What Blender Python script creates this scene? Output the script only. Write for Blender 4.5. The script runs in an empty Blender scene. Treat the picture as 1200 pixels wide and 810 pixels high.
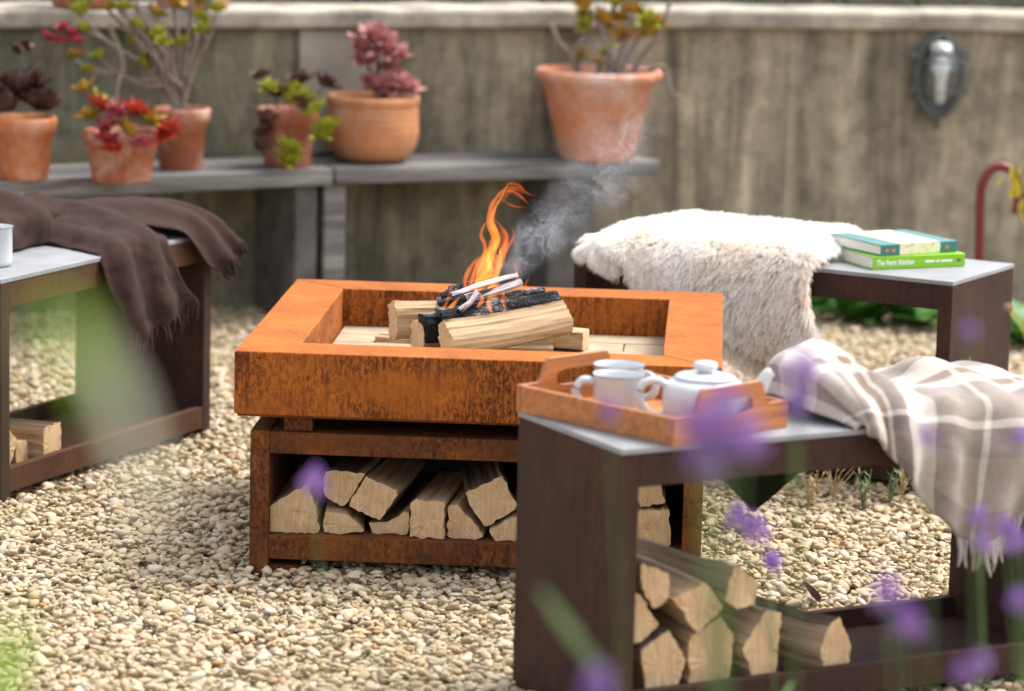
import bpy, bmesh, math, random
import numpy as np
from mathutils import Vector, Matrix, Quaternion, noise as mnoise

# ------------------------------------------------------------------ camera, sky, sun, exposure
scene = bpy.context.scene
COL = scene.collection
R = math.radians

cam_data = bpy.data.cameras.new('camera')
cam = bpy.data.objects.new('camera', cam_data)
COL.objects.link(cam)
scene.camera = cam
PITCH, ROLL, CAM_H = 0.1704, 0.0244, 1.56
_cp, _sp = math.cos(PITCH), math.sin(PITCH)
_f = Vector((0, _cp, -_sp)); _r0 = Vector((1, 0, 0)); _u0 = Vector((0, _sp, _cp))
_r = _r0 * math.cos(ROLL) + _u0 * math.sin(ROLL)
_u = -_r0 * math.sin(ROLL) + _u0 * math.cos(ROLL)
M = Matrix((_r, _u, -_f)).transposed().to_4x4()
M.translation = Vector((0, 0, CAM_H))
cam.matrix_world = M
cam_data.sensor_width = 36
cam_data.lens = 3871.24 / 1200 * 36
cam_data.clip_start = 0.05
cam_data.clip_end = 400
cam_data.dof.use_dof = True
cam_data.dof.focus_distance = 6.62
cam_data.dof.aperture_fstop = 2.7
cam_data.dof.aperture_blades = 9

SUN_AZ, SUN_EL = R(62), R(57)          # azimuth from +Y towards +X
world = bpy.data.worlds.new('World')
scene.world = world
world.use_nodes = True
wn = world.node_tree.nodes; wl = world.node_tree.links
wn.clear()
w_out = wn.new('ShaderNodeOutputWorld'); w_bg = wn.new('ShaderNodeBackground')
w_sky = wn.new('ShaderNodeTexSky'); w_hs = wn.new('ShaderNodeHueSaturation')
w_sky.sky_type = 'NISHITA'; w_sky.sun_disc = False
w_sky.sun_elevation = SUN_EL; w_sky.sun_rotation = SUN_AZ
w_sky.air_density = 1.0; w_sky.dust_density = 4.0; w_sky.ozone_density = 1.0
w_hs.inputs['Saturation'].default_value = 0.22
wl.new(w_sky.outputs[0], w_hs.inputs['Color']); wl.new(w_hs.outputs[0], w_bg.inputs['Color'])
w_bg.inputs['Strength'].default_value = 0.15
wl.new(w_bg.outputs[0], w_out.inputs['Surface'])

sun_data = bpy.data.lights.new('sun', 'SUN')
sun = bpy.data.objects.new('sun', sun_data); COL.objects.link(sun)
sun_data.energy = 1.05; sun_data.angle = R(24); sun_data.color = (1.0, 0.93, 0.82)
_d = Vector((math.sin(SUN_AZ) * math.cos(SUN_EL), math.cos(SUN_AZ) * math.cos(SUN_EL), math.sin(SUN_EL)))
sun.rotation_euler = (-_d).to_track_quat('-Z', 'Y').to_euler()
sun.location = (3, 3, 8)

scene.view_settings.view_transform = 'Standard'
scene.view_settings.look = 'None'
scene.view_settings.gamma = 1.0
scene.view_settings.exposure = 1.42
scene.view_settings.use_curve_mapping = False
scene.render.engine = 'CYCLES'
scene.cycles.use_denoising = True
try:
    scene.cycles.denoiser = 'OPENIMAGEDENOISE'
    scene.cycles.denoising_input_passes = 'RGB_ALBEDO_NORMAL'
except Exception:
    pass
scene.cycles.max_bounces = 8
scene.cycles.diffuse_bounces = 4
scene.cycles.transparent_max_bounces = 12
scene.cycles.volume_bounces = 0
scene.cycles.volume_max_steps = 256
scene.cycles.sample_clamp_indirect = 6.0
scene.cycles.caustics_reflective = False
scene.cycles.caustics_refractive = False

rng = random.Random(7)
npr = np.random.default_rng(11)

# ------------------------------------------------------------------ helpers: objects
def tag(o, label=None, cat=None, group=None, kind=None):
    if label: o['label'] = label
    if cat: o['category'] = cat
    if group: o['group'] = group
    if kind: o['kind'] = kind
    return o

def empty(name, loc=(0, 0, 0), rz=0.0, label=None, cat=None, group=None):
    o = bpy.data.objects.new(name, None); COL.objects.link(o)
    o.empty_display_size = 0.05
    o.location = loc; o.rotation_euler = (0, 0, rz)
    return tag(o, label, cat, group)

def mesh(name, v, f, smooth=False, mi=None, uv=None):
    me = bpy.data.meshes.new(name)
    me.from_pydata([tuple(map(float, p)) for p in v], [], f)
    if smooth: me.polygons.foreach_set('use_smooth', [True] * len(me.polygons))
    if mi is not None: me.polygons.foreach_set('material_index', mi)
    if uv is not None:
        l = me.uv_layers.new(name='UVMap')
        idx = np.empty(len(me.loops), np.int32); me.loops.foreach_get('vertex_index', idx)
        l.data.foreach_set('uv', np.asarray(uv, np.float32)[idx].ravel())
    me.update()
    return me

def link(name, me, mats=None, parent=None, loc=None, rot=None, bevel=0, seg=2, subsurf=0, solid=0):
    o = bpy.data.objects.new(name, me); COL.objects.link(o)
    if mats is not None and len(me.materials) == 0:
        for m in (mats if isinstance(mats, (list, tuple)) else [mats]): me.materials.append(m)
    if parent is not None: o.parent = parent
    if loc is not None: o.location = loc
    if rot is not None: o.rotation_euler = rot
    if solid:
        s = o.modifiers.new('solid', 'SOLIDIFY'); s.thickness = solid; s.offset = 0
    if subsurf:
        s = o.modifiers.new('sub', 'SUBSURF'); s.levels = subsurf; s.render_levels = subsurf
    if bevel:
        b = o.modifiers.new('bevel', 'BEVEL'); b.width = bevel; b.segments = seg; b.limit_method = 'ANGLE'; b.angle_limit = R(35)
    return o

def obj(name, vf, mats, parent=None, smooth=False, **kw):
    v, f = vf
    me = mesh(name, v, f, smooth)
    if len(f) < 20000 and not name.startswith(('leaf', 'rosette', 'foliage')):
        bm = bmesh.new(); bm.from_mesh(me); bmesh.ops.recalc_face_normals(bm, faces=bm.faces); bm.to_mesh(me); bm.free()
    return link(name, me, mats, parent, **kw)

def join(*parts):
    V, F = [], []
    for v, f in parts:
        n = len(V); V.extend(v); F.extend([tuple(i + n for i in q) for q in f])
    return V, F

def box(x0, x1, y0, y1, z0, z1):
    v = [(x0, y0, z0), (x1, y0, z0), (x1, y1, z0), (x0, y1, z0), (x0, y0, z1), (x1, y0, z1), (x1, y1, z1), (x0, y1, z1)]
    f = [(0, 3, 2, 1), (4, 5, 6, 7), (0, 1, 5, 4), (1, 2, 6, 5), (2, 3, 7, 6), (3, 0, 4, 7)]
    return v, f

def prism(poly, z0, z1):
    n = len(poly)
    v = [(x, y, z0) for x, y in poly] + [(x, y, z1) for x, y in poly]
    f = [tuple(reversed(range(n))), tuple(range(n, 2 * n))]
    f += [(i, (i + 1) % n, n + (i + 1) % n, n + i) for i in range(n)]
    return v, f

def lathe(prof, n=40, sx=1, sy=1):
    v, f = [], []
    for r, z in prof:
        for k in range(n):
            a = 2 * math.pi * k / n
            v.append((r * math.cos(a) * sx, r * math.sin(a) * sy, z))
    for i in range(len(prof) - 1):
        for k in range(n):
            a, b = i * n + k, i * n + (k + 1) % n
            f.append((a, b, b + n, a + n))
    return v, f

def tube(path, radii, n=8, flat=1.0, caps=True):
    P = [Vector(p) for p in path]
    if not isinstance(radii, (list, tuple)): radii = [radii] * len(P)
    v, f = [], []
    up = Vector((0.13, 0.21, 0.97))
    for i, p in enumerate(P):
        t = (P[min(i + 1, len(P) - 1)] - P[max(i - 1, 0)]).normalized()
        if abs(t.dot(up)) > 0.97: up = Vector((1, 0.1, 0.05))
        s = t.cross(up).normalized(); w = s.cross(t)
        for k in range(n):
            a = 2 * math.pi * k / n
            v.append(tuple(p + (s * math.cos(a) + w * math.sin(a) * flat) * radii[i]))
    for i in range(len(P) - 1):
        for k in range(n):
            a, b = i * n + k, i * n + (k + 1) % n
            f.append((a, b, b + n, a + n))
    if caps:
        f.append(tuple(reversed(range(n)))); f.append(tuple(range((len(P) - 1) * n, len(P) * n)))
    return v, f

def spline(pts, m=6):
    P = [np.array(p, float) for p in pts]
    P = [2 * P[0] - P[1]] + P + [2 * P[-1] - P[-2]]
    out = []
    for i in range(1, len(P) - 2):
        for k in range(m):
            t = k / m
            a, b, c, d = P[i - 1], P[i], P[i + 1], P[i + 2]
            out.append(0.5 * (2 * b + (c - a) * t + (2 * a - 5 * b + 4 * c - d) * t * t + (3 * b - a - 3 * c + d) * t ** 3))
    out.append(P[-2])
    return [tuple(p) for p in out]

def move(vf, d=(0, 0, 0), rot=None, s=1.0):
    v, f = vf
    q = Matrix.Identity(3) if rot is None else rot
    return [tuple(q @ (Vector(p) * s) + Vector(d)) for p in v], f

def sphere(r=1, seg=12, rings=8, sz=1.0):
    prof = [(r * math.sin(math.pi * i / rings) + (1e-4 if i in (0, rings) else 0), -r * sz * math.cos(math.pi * i / rings)) for i in range(rings + 1)]
    return lathe(prof, seg)

# ------------------------------------------------------------------ helpers: materials
def new_mat(name, rough=0.7, spec=0.4):
    m = bpy.data.materials.new(name); m.use_nodes = True
    nt = m.node_tree; b = nt.nodes['Principled BSDF']
    b.inputs['Roughness'].default_value = rough
    b.inputs['Specular IOR Level'].default_value = spec
    return m, nt, b

def N(nt, t, **kw):
    n = nt.nodes.new(t)
    for k, val in kw.items():
        if k in n.inputs: n.inputs[k].default_value = val
        else: setattr(n, k, val)
    return n

def coords(nt, scale=(1, 1, 1), kind='Object', random_offset=True, rot=(0, 0, 0), amount=37.0):
    tc = N(nt, 'ShaderNodeTexCoord'); mp = N(nt, 'ShaderNodeMapping')
    mp.inputs['Scale'].default_value = scale; mp.inputs['Rotation'].default_value = rot
    if random_offset:
        oi = N(nt, 'ShaderNodeObjectInfo'); mu = N(nt, 'ShaderNodeVectorMath', operation='SCALE')
        cb = N(nt, 'ShaderNodeCombineXYZ')
        nt.links.new(oi.outputs['Random'], cb.inputs[0]); nt.links.new(oi.outputs['Random'], cb.inputs[2])
        nt.links.new(cb.outputs[0], mu.inputs[0]); mu.inputs['Scale'].default_value = amount
        ad = N(nt, 'ShaderNodeVectorMath', operation='ADD')
        nt.links.new(tc.outputs[kind], ad.inputs[0]); nt.links.new(mu.outputs[0], ad.inputs[1])
        nt.links.new(ad.outputs[0], mp.inputs['Vector'])
    else:
        nt.links.new(tc.outputs[kind], mp.inputs['Vector'])
    return mp.outputs[0]

def noise(nt, vec, scale, detail=4, rough=0.55, dist=0.0):
    n = N(nt, 'ShaderNodeTexNoise', Scale=scale, Detail=detail, Roughness=rough, Distortion=dist)
    nt.links.new(vec, n.inputs['Vector'])
    return n.outputs['Fac']

def ramp(nt, fac, stops, interp='LINEAR'):
    r = N(nt, 'ShaderNodeValToRGB'); cr = r.color_ramp; cr.interpolation = interp
    while len(cr.elements) > 1: cr.elements.remove(cr.elements[-1])
    for i, (p, c) in enumerate(stops):
        e = cr.elements[0] if i == 0 else cr.elements.new(p)
        e.position = p; e.color = (c, c, c, 1) if isinstance(c, (int, float)) else (*c, 1)
    nt.links.new(fac, r.inputs[0])
    return r.outputs[0]

def mix(nt, a, b, fac, mode='MIX'):
    m = N(nt, 'ShaderNodeMix', data_type='RGBA', blend_type=mode)
    for sock, val in ((m.inputs['A'] if False else m.inputs[6], a), (m.inputs[7], b), (m.inputs[0], fac)):
        if hasattr(val, 'is_linked') or hasattr(val, 'links'): nt.links.new(val, sock)
        else: sock.default_value = val if isinstance(val, (int, float)) else (*val, 1)
    return m.outputs[2]

def bump(nt, b, h, strength=0.3, dist=0.002):
    n = N(nt, 'ShaderNodeBump', Strength=strength, Distance=dist)
    nt.links.new(h, n.inputs['Height']); nt.links.new(n.outputs[0], b.inputs['Normal'])

def plain(name, col, rough=0.6, spec=0.4, var=0.12, scale=30, bmp=0.0):
    m, nt, b = new_mat(name, rough, spec)
    v = coords(nt)
    n = noise(nt, v, scale, 5)
    lo = tuple(c * (1 - var) for c in col); hi = tuple(min(1, c * (1 + var)) for c in col)
    nt.links.new(ramp(nt, n, [(0.3, lo), (0.7, hi)]), b.inputs['Base Color'])
    if bmp: bump(nt, b, noise(nt, v, scale * 4, 4), bmp)
    return m

def corten(name, dark, mid, light, contrast=1.0, streak=0.35, bl=0.4, flat=0.35):
    """weathering steel: mottled rust, with run-down streaks only on the upright faces"""
    m, nt, b = new_mat(name, 0.85, 0.2)
    v = coords(nt)
    vs = coords(nt, (1, 1, streak))
    big = noise(nt, v, 6.5, 6, 0.65, 0.3)
    grain = noise(nt, vs, 150, 6, 0.68, 0.5)
    runs = noise(nt, coords(nt, (1, 1, 0.07)), 70, 5, 0.65, 0.25)
    fine = noise(nt, v, 520, 3, 0.65)
    c1 = ramp(nt, big, [(0.32, mid), (0.52, tuple((a + c) / 2 for a, c in zip(mid, light))), (0.66, light)])
    ge = N(nt, 'ShaderNodeNewGeometry'); sp = N(nt, 'ShaderNodeSeparateXYZ'); nt.links.new(ge.outputs['True Normal'], sp.inputs[0])
    ab = N(nt, 'ShaderNodeMath', operation='ABSOLUTE'); nt.links.new(sp.outputs[2], ab.inputs[0])
    up0 = ramp(nt, ab.outputs[0], [(0.3, contrast), (0.8, contrast * flat)])
    pm = ramp(nt, noise(nt, coords(nt, (1, 1, 1.6)), 5.0, 4, 0.6, 0.4), [(0.34, 0.22), (0.62, 1.0)])
    um = N(nt, 'ShaderNodeMath', operation='MULTIPLY'); nt.links.new(up0, um.inputs[0]); nt.links.new(pm, um.inputs[1]); up = um.outputs[0]
    def masked(col, fac, dk):
        mm = N(nt, 'ShaderNodeMath', operation='MULTIPLY'); nt.links.new(fac, mm.inputs[0]); nt.links.new(up, mm.inputs[1])
        return mix(nt, col, dk, mm.outputs[0])
    c2 = masked(c1, ramp(nt, grain, [(0.42, 1.0), (0.49, 0.6), (0.56, 0.0)]), dark)
    c2 = masked(c2, ramp(nt, runs, [(0.38, 0.85), (0.50, 0.0)]), dark)
    f = ramp(nt, fine, [(0.28, 0.60), (0.72, 1.34)])
    c3 = mix(nt, c2, f, 0.8, 'MULTIPLY')
    blot = ramp(nt, noise(nt, v, 11, 6, 0.72, 0.6), [(0.56, 0.0), (0.72, 1.0)])
    bm = N(nt, 'ShaderNodeMath', operation='MULTIPLY'); nt.links.new(blot, bm.inputs[0]); bm.inputs[1].default_value = bl
    c4 = mix(nt, c3, tuple(x * 1.6 for x in dark), bm.outputs[0])
    nt.links.new(c4, b.inputs['Base Color'])
    ad = N(nt, 'ShaderNodeMath', operation='ADD'); nt.links.new(fine, ad.inputs[0]); nt.links.new(grain, ad.inputs[1])
    bump(nt, b, ad.outputs[0], 0.4, 0.0012)
    return m

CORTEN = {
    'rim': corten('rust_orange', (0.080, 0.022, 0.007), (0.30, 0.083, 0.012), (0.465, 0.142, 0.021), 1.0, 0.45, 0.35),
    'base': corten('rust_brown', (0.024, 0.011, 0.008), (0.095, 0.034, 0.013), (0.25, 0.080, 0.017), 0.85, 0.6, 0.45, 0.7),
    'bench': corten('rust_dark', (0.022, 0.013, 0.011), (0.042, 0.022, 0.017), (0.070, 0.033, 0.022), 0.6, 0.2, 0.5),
    'benchwarm': corten('rust_warm', (0.030, 0.015, 0.010), (0.066, 0.029, 0.015), (0.105, 0.043, 0.018), 0.5, 0.25, 0.4),
}
M_STREAK = plain('rust_streak', (0.42, 0.15, 0.03), 0.8)
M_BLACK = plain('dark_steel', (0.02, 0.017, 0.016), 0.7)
M_SLAB = plain('grey_ceramic', (0.25, 0.255, 0.275), 0.5, 0.4, 0.16, 11, 0.05)
M_BRICK = plain('fire_brick', (0.37, 0.30, 0.21), 0.9, 0.2, 0.20, 14, 0.3)

def wood_side(name, a, b_, dark, rough=0.8, char=False):
    m, nt, b = new_mat(name, rough, 0.25)
    v = coords(nt, (1, 0.05, 1))
    n1 = noise(nt, v, 60, 6, 0.6, 0.6)
    n2 = noise(nt, coords(nt, (1, 0.03, 1)), 260, 3, 0.6)
    c = ramp(nt, n1, [(0.30, dark), (0.42, a), (0.70, b_)])
    c = mix(nt, c, ramp(nt, n2, [(0.3, 0.7), (0.7, 1.2)]), 0.7, 'MULTIPLY')
    cr = noise(nt, coords(nt, (1, 0.035, 1)), 95, 4, 0.7, 0.8)
    c = mix(nt, c, dark, ramp(nt, cr, [(0.30, 0.9), (0.37, 0.0)]))
    if char:
        n3 = noise(nt, coords(nt), 40, 4, 0.6)
        c = mix(nt, c, (0.012, 0.012, 0.013), ramp(nt, n3, [(0.35, 0.0), (0.5, 1.0)]))
    nt.links.new(c, b.inputs['Base Color'])
    bump(nt, b, n2, 0.5, 0.0012)
    return m

def wood_end(name, a, b_, dark):
    m, nt, b = new_mat(name, 0.85, 0.2)
    v = coords(nt)
    wv = N(nt, 'ShaderNodeTexWave', wave_type='RINGS', rings_direction='Y', Scale=46.0, Distortion=2.2, Detail=3.0)
    wv.inputs['Detail Scale'].default_value = 1.4
    nt.links.new(coords(nt, (1, 0.0, 1), amount=0.12), wv.inputs['Vector'])
    saw = noise(nt, coords(nt, (1, 0.0, 0.10), rot=(0, 0.75, 0)), 190, 3, 0.6)
    n1 = noise(nt, v, 22, 5, 0.6)
    c = ramp(nt, n1, [(0.30, a), (0.72, b_)])
    c = mix(nt, c, ramp(nt, wv.outputs['Fac'], [(0.1, 0.84), (0.6, 1.04)]), 0.4, 'MULTIPLY')
    c = mix(nt, c, ramp(nt, saw, [(0.3, 0.74), (0.7, 1.18)]), 0.75, 'MULTIPLY')
    sp = ramp(nt, noise(nt, v, 26, 4, 0.55, 0.8), [(0.62, 0.0), (0.74, 0.8)])
    c = mix(nt, c, dark, sp)
    nt.links.new(c, b.inputs['Base Color'])
    bump(nt, b, saw, 0.4, 0.0012)
    return m

M_LOGBARK = wood_side('log_bark', (0.10, 0.066, 0.045), (0.19, 0.135, 0.095), (0.04, 0.025, 0.018))
M_WOOD = wood_side('split_oak', (0.44, 0.29, 0.165), (0.60, 0.44, 0.285), (0.22, 0.125, 0.065))
M_WOOD2 = wood_side('split_ash_grey', (0.34, 0.24, 0.16), (0.50, 0.38, 0.26), (0.15, 0.09, 0.055))
M_WEND = wood_end('sawn_end', (0.50, 0.325, 0.18), (0.64, 0.455, 0.275), (0.42, 0.19, 0.06))
M_PALE = wood_side('split_birch_pale', (0.40, 0.265, 0.145), (0.54, 0.39, 0.24), (0.15, 0.08, 0.04))
M_PEND = wood_end('pale_end', (0.58, 0.38, 0.21), (0.70, 0.50, 0.30), (0.40, 0.20, 0.08))

def scorched(name, z0, z1):
    """split wood burnt black towards its upper back edge"""
    m = M_PALE.copy(); m.name = name; nt = m.node_tree; b = nt.nodes['Principled BSDF']
    src = b.inputs['Base Color'].links[0].from_socket
    tc = N(nt, 'ShaderNodeTexCoord'); sx = N(nt, 'ShaderNodeSeparateXYZ'); nt.links.new(tc.outputs['Object'], sx.inputs[0])
    n = noise(nt, coords(nt, (1, .35, 1)), 45, 5, .65)
    q = N(nt, 'ShaderNodeMath', operation='MULTIPLY_ADD'); nt.links.new(n, q.inputs[0]); q.inputs[1].default_value = .030; nt.links.new(sx.outputs[2], q.inputs[2])
    w = N(nt, 'ShaderNodeMath', operation='MULTIPLY_ADD'); nt.links.new(sx.outputs[0], w.inputs[0]); w.inputs[1].default_value = -.35; nt.links.new(q.outputs[0], w.inputs[2])
    mr = N(nt, 'ShaderNodeMapRange'); nt.links.new(w.outputs[0], mr.inputs[0]); mr.inputs[1].default_value = z0; mr.inputs[2].default_value = z1
    burn = ramp(nt, mr.outputs[0], [(0.0, 0.0), (.35, .35), (.6, 1.0)])
    nt.links.new(mix(nt, src, (.012, .011, .011), burn), b.inputs['Base Color'])
    return m
def charcoal():
    m, nt, b = new_mat('charred_wood', 0.9, 0.2)
    v = coords(nt); vo = N(nt, 'ShaderNodeTexVoronoi', feature='DISTANCE_TO_EDGE', Scale=90.0)
    nt.links.new(v, vo.inputs['Vector'])
    ash = noise(nt, coords(nt, (1, .4, 1)), 28, 5, 0.65)
    c = ramp(nt, ash, [(0.42, (0.012, 0.012, 0.014)), (0.56, (0.05, 0.05, 0.055)), (0.66, (0.42, 0.42, 0.44))])
    c = mix(nt, (0.004, 0.004, 0.005), c, ramp(nt, vo.outputs['Distance'], [(0.0, 0.0), (0.10, 1.0)]))
    nt.links.new(c, b.inputs['Base Color'])
    bump(nt, b, vo.outputs['Distance'], 0.8, 0.004)
    return m
M_CHAR = charcoal()
M_SCORCH = scorched('scorched_wood', .044, .064)

def ashen():
    m, nt, b = new_mat('ashy_stick', 0.95, 0.1)
    v = coords(nt, (1, 0.15, 1))
    c = ramp(nt, noise(nt, v, 55, 5, 0.65, 0.5), [(0.36, (0.015, 0.015, 0.017)), (0.45, (0.25, 0.25, 0.27)), (0.62, (0.66, 0.65, 0.66))])
    nt.links.new(c, b.inputs['Base Color'])
    bump(nt, b, noise(nt, v, 120, 3), 0.6, 0.002)
    return m
M_ASH = ashen()

# ------------------------------------------------------------------ ground and gravel
def gravel_sheet_mat():
    m, nt, b = new_mat('gravel_bed', 0.95, 0.1)
    v = coords(nt, random_offset=False)
    vo = N(nt, 'ShaderNodeTexVoronoi', Scale=55.0); nt.links.new(v, vo.inputs['Vector'])
    c = ramp(nt, noise(nt, v, 40, 5, 0.7), [(0.3, (0.22, 0.175, 0.12)), (0.7, (0.44, 0.355, 0.25))])
    nt.links.new(c, b.inputs['Base Color'])
    bump(nt, b, vo.outputs['Distance'], 0.8, 0.01)
    return m
g = obj('ground', box(-60, 60, -20, 120, -0.6, -0.016), gravel_sheet_mat())
tag(g, 'pale gravel ground of the terrace', 'ground', kind='structure')

def pebble_mat():
    m, nt, b = new_mat('pebble', 0.75, 0.3)
    oi = N(nt, 'ShaderNodeObjectInfo')
    c = ramp(nt, oi.outputs['Random'], [
        (0.00, (0.576, 0.472, 0.323)), (0.16, (0.461, 0.349, 0.215)), (0.30, (0.653, 0.565, 0.421)), (0.42, (0.384, 0.293, 0.179)),
        (0.52, (0.538, 0.424, 0.269)), (0.62, (0.384, 0.311, 0.220)), (0.70, (0.615, 0.514, 0.358)), (0.78, (0.451, 0.320, 0.170)),
        (0.83, (0.557, 0.452, 0.305)), (0.90, (0.336, 0.283, 0.215)), (0.94, (0.672, 0.604, 0.484)), (0.985, (0.403, 0.236, 0.108))])
    v = coords(nt)
    c = mix(nt, c, ramp(nt, noise(nt, v, 70, 5, 0.65), [(0.28, 0.66), (0.7, 1.15)]), 0.8, 'MULTIPLY')
    nt.links.new(c, b.inputs['Base Color'])
    bump(nt, b, noise(nt, v, 260, 3), 0.25, 0.0008)
    return m

def gravel():
    mat = pebble_mat()
    pc = bpy.data.collections.new('pebble_kinds')
    for k in range(14):
        bm = bmesh.new()
        bmesh.ops.create_icosphere(bm, subdivisions=2, radius=1.0)
        off = Vector((k * 7.1, k * 3.3, 2.0))
        ax = (1.0, npr.uniform(.55, .92), npr.uniform(.30, .58))
        for w in bm.verts:
            d = 1 + 0.30 * mnoise.noise(w.co * 0.9 + off) + 0.12 * mnoise.noise(w.co * 2.1 + off)
            p = w.co * d
            # a few worn flats
            for q in range(2):
                n = Vector((math.sin(k * 2.3 + q * 2), math.cos(k * 1.7 + q), 0.5 - q)).normalized()
                t = p.dot(n)
                if t > 0.72: p -= n * (t - 0.72) * 0.8
            w.co = Vector((p.x * ax[0], p.y * ax[1], p.z * ax[2]))
        me = bpy.data.meshes.new('pebble'); bm.to_mesh(me); bm.free()
        me.polygons.foreach_set('use_smooth', [True] * len(me.polygons))
        me.materials.append(mat)
        pc.objects.link(bpy.data.objects.new('pebble', me))
    # points: three courses over the wedge in front of the wall
    pts = []
    def course(n, z, y0=4.9, y1=10.0):
        y = npr.uniform(y0, y1, n); x = npr.uniform(-1, 1, n) * (0.175 * 10.0 + 0.30)
        k = np.abs(x) < 0.172 * y + 0.30
        x, y = x[k], y[k]
        h = np.array([mnoise.noise(Vector((a * 2.2, b * 2.2, 0))) * 0.006 for a, b in zip(x, y)])
        return np.stack([x, y, z + h + npr.uniform(-.003, .003, len(x))], 1)
    P = np.concatenate([course(66000, -0.010), course(64000, -0.003), course(20000, 0.004)])
    n = len(P)
    me = bpy.data.meshes.new('gravel'); me.vertices.add(n)
    me.vertices.foreach_set('co', P.astype(np.float32).ravel())
    s = np.clip(npr.lognormal(math.log(0.0082), 0.36, n), 0.0038, 0.0185)
    rot = np.stack([npr.normal(0, .30, n), npr.normal(0, .30, n), npr.uniform(0, 6.283, n)], 1)
    a = me.attributes.new('scl', 'FLOAT', 'POINT'); a.data.foreach_set('value', s.astype(np.float32))
    a = me.attributes.new('rot', 'FLOAT_VECTOR', 'POINT'); a.data.foreach_set('vector', rot.astype(np.float32).ravel())
    a = me.attributes.new('idx', 'INT', 'POINT'); a.data.foreach_set('value', npr.integers(0, 14, n).astype(np.int32))
    me.materials.append(mat)
    o = bpy.data.objects.new('gravel', me); COL.objects.link(o)
    tag(o, 'cream and tan rounded gravel covering the terrace', 'gravel', kind='stuff')
    ng = bpy.data.node_groups.new('scatter_pebbles', 'GeometryNodeTree')
    ng.interface.new_socket('Geometry', in_out='INPUT', socket_type='NodeSocketGeometry')
    ng.interface.new_socket('Geometry', in_out='OUTPUT', socket_type='NodeSocketGeometry')
    nd, lk = ng.nodes, ng.links
    gi = nd.new('NodeGroupInput'); go = nd.new('NodeGroupOutput')
    ci = nd.new('GeometryNodeCollectionInfo'); ci.inputs['Collection'].default_value = pc
    ci.inputs['Separate Children'].default_value = True; ci.inputs['Reset Children'].default_value = True
    ip = nd.new('GeometryNodeInstanceOnPoints'); ip.inputs['Pick Instance'].default_value = True
    def attr(nm, t):
        q = nd.new('GeometryNodeInputNamedAttribute'); q.data_type = t; q.inputs['Name'].default_value = nm
        return q.outputs[0]
    er = nd.new('FunctionNodeEulerToRotation')
    lk.new(attr('rot', 'FLOAT_VECTOR'), er.inputs[0])
    lk.new(gi.outputs[0], ip.inputs['Points']); lk.new(ci.outputs[0], ip.inputs['Instance'])
    lk.new(attr('idx', 'INT'), ip.inputs['Instance Index']); lk.new(er.outputs[0], ip.inputs['Rotation'])
    lk.new(attr('scl', 'FLOAT'), ip.inputs['Scale']); lk.new(ip.outputs[0], go.inputs[0])
    md = o.modifiers.new('scatter', 'NODES'); md.node_group = ng
gravel()

# ------------------------------------------------------------------ retaining wall
WALL = [(-3.6, 8.0), (-2.6, 8.75), (-1.6, 9.30), (-0.8, 9.58), (0, 9.87), (0.4, 10.0), (1.2, 10.15), (2.4, 10.2), (4.2, 10.1)]
WPTS = spline([(x, y, 0) for x, y in WALL], 10)
def wall_y(x):
    return float(np.interp(x, [p[0] for p in WPTS], [p[1] for p in WPTS]))
def wall_band(off0, off1, z0, z1, x0=-99, x1=99, jag=0.0, nz=1):
    """closed band following the wall line between two offsets behind its face"""
    P = [p for p in WPTS if x0 - .001 <= p[0] <= x1 + .001]
    if x0 > -90: P = [(x0, wall_y(x0), 0)] + P
    if x1 < 90: P = P + [(x1, wall_y(x1), 0)]
    A, B = [], []
    for i, p in enumerate(P):
        t = Vector(P[min(i + 1, len(P) - 1)]) - Vector(P[max(i - 1, 0)]); t.z = 0; t.normalize()
        n = Vector((-t.y, t.x, 0))
        j = jag * mnoise.noise(Vector((p[0] * 9, z1 * 3, 1.7)))
        A.append(Vector(p) + n * (off0 + j)); B.append(Vector(p) + n * off1)
    v, f = [], []
    for a, b, p in zip(A, B, P):
        jz = jag * 0.6 * mnoise.noise(Vector((p[0] * 7, 5.1, 0)))
        v += [(a.x, a.y, z0), (a.x, a.y, z1 + jz), (b.x, b.y, z1 + jz), (b.x, b.y, z0)]
    for i in range(len(P) - 1):
        k = 4 * i
        for q in range(4):
            f.append((k + q, k + 4 + q, k + 4 + (q + 1) % 4, k + (q + 1) % 4))
    f.append((0, 1, 2, 3)); e = 4 * (len(P) - 1); f.append((e + 3, e + 2, e + 1, e))
    return v, f

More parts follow.
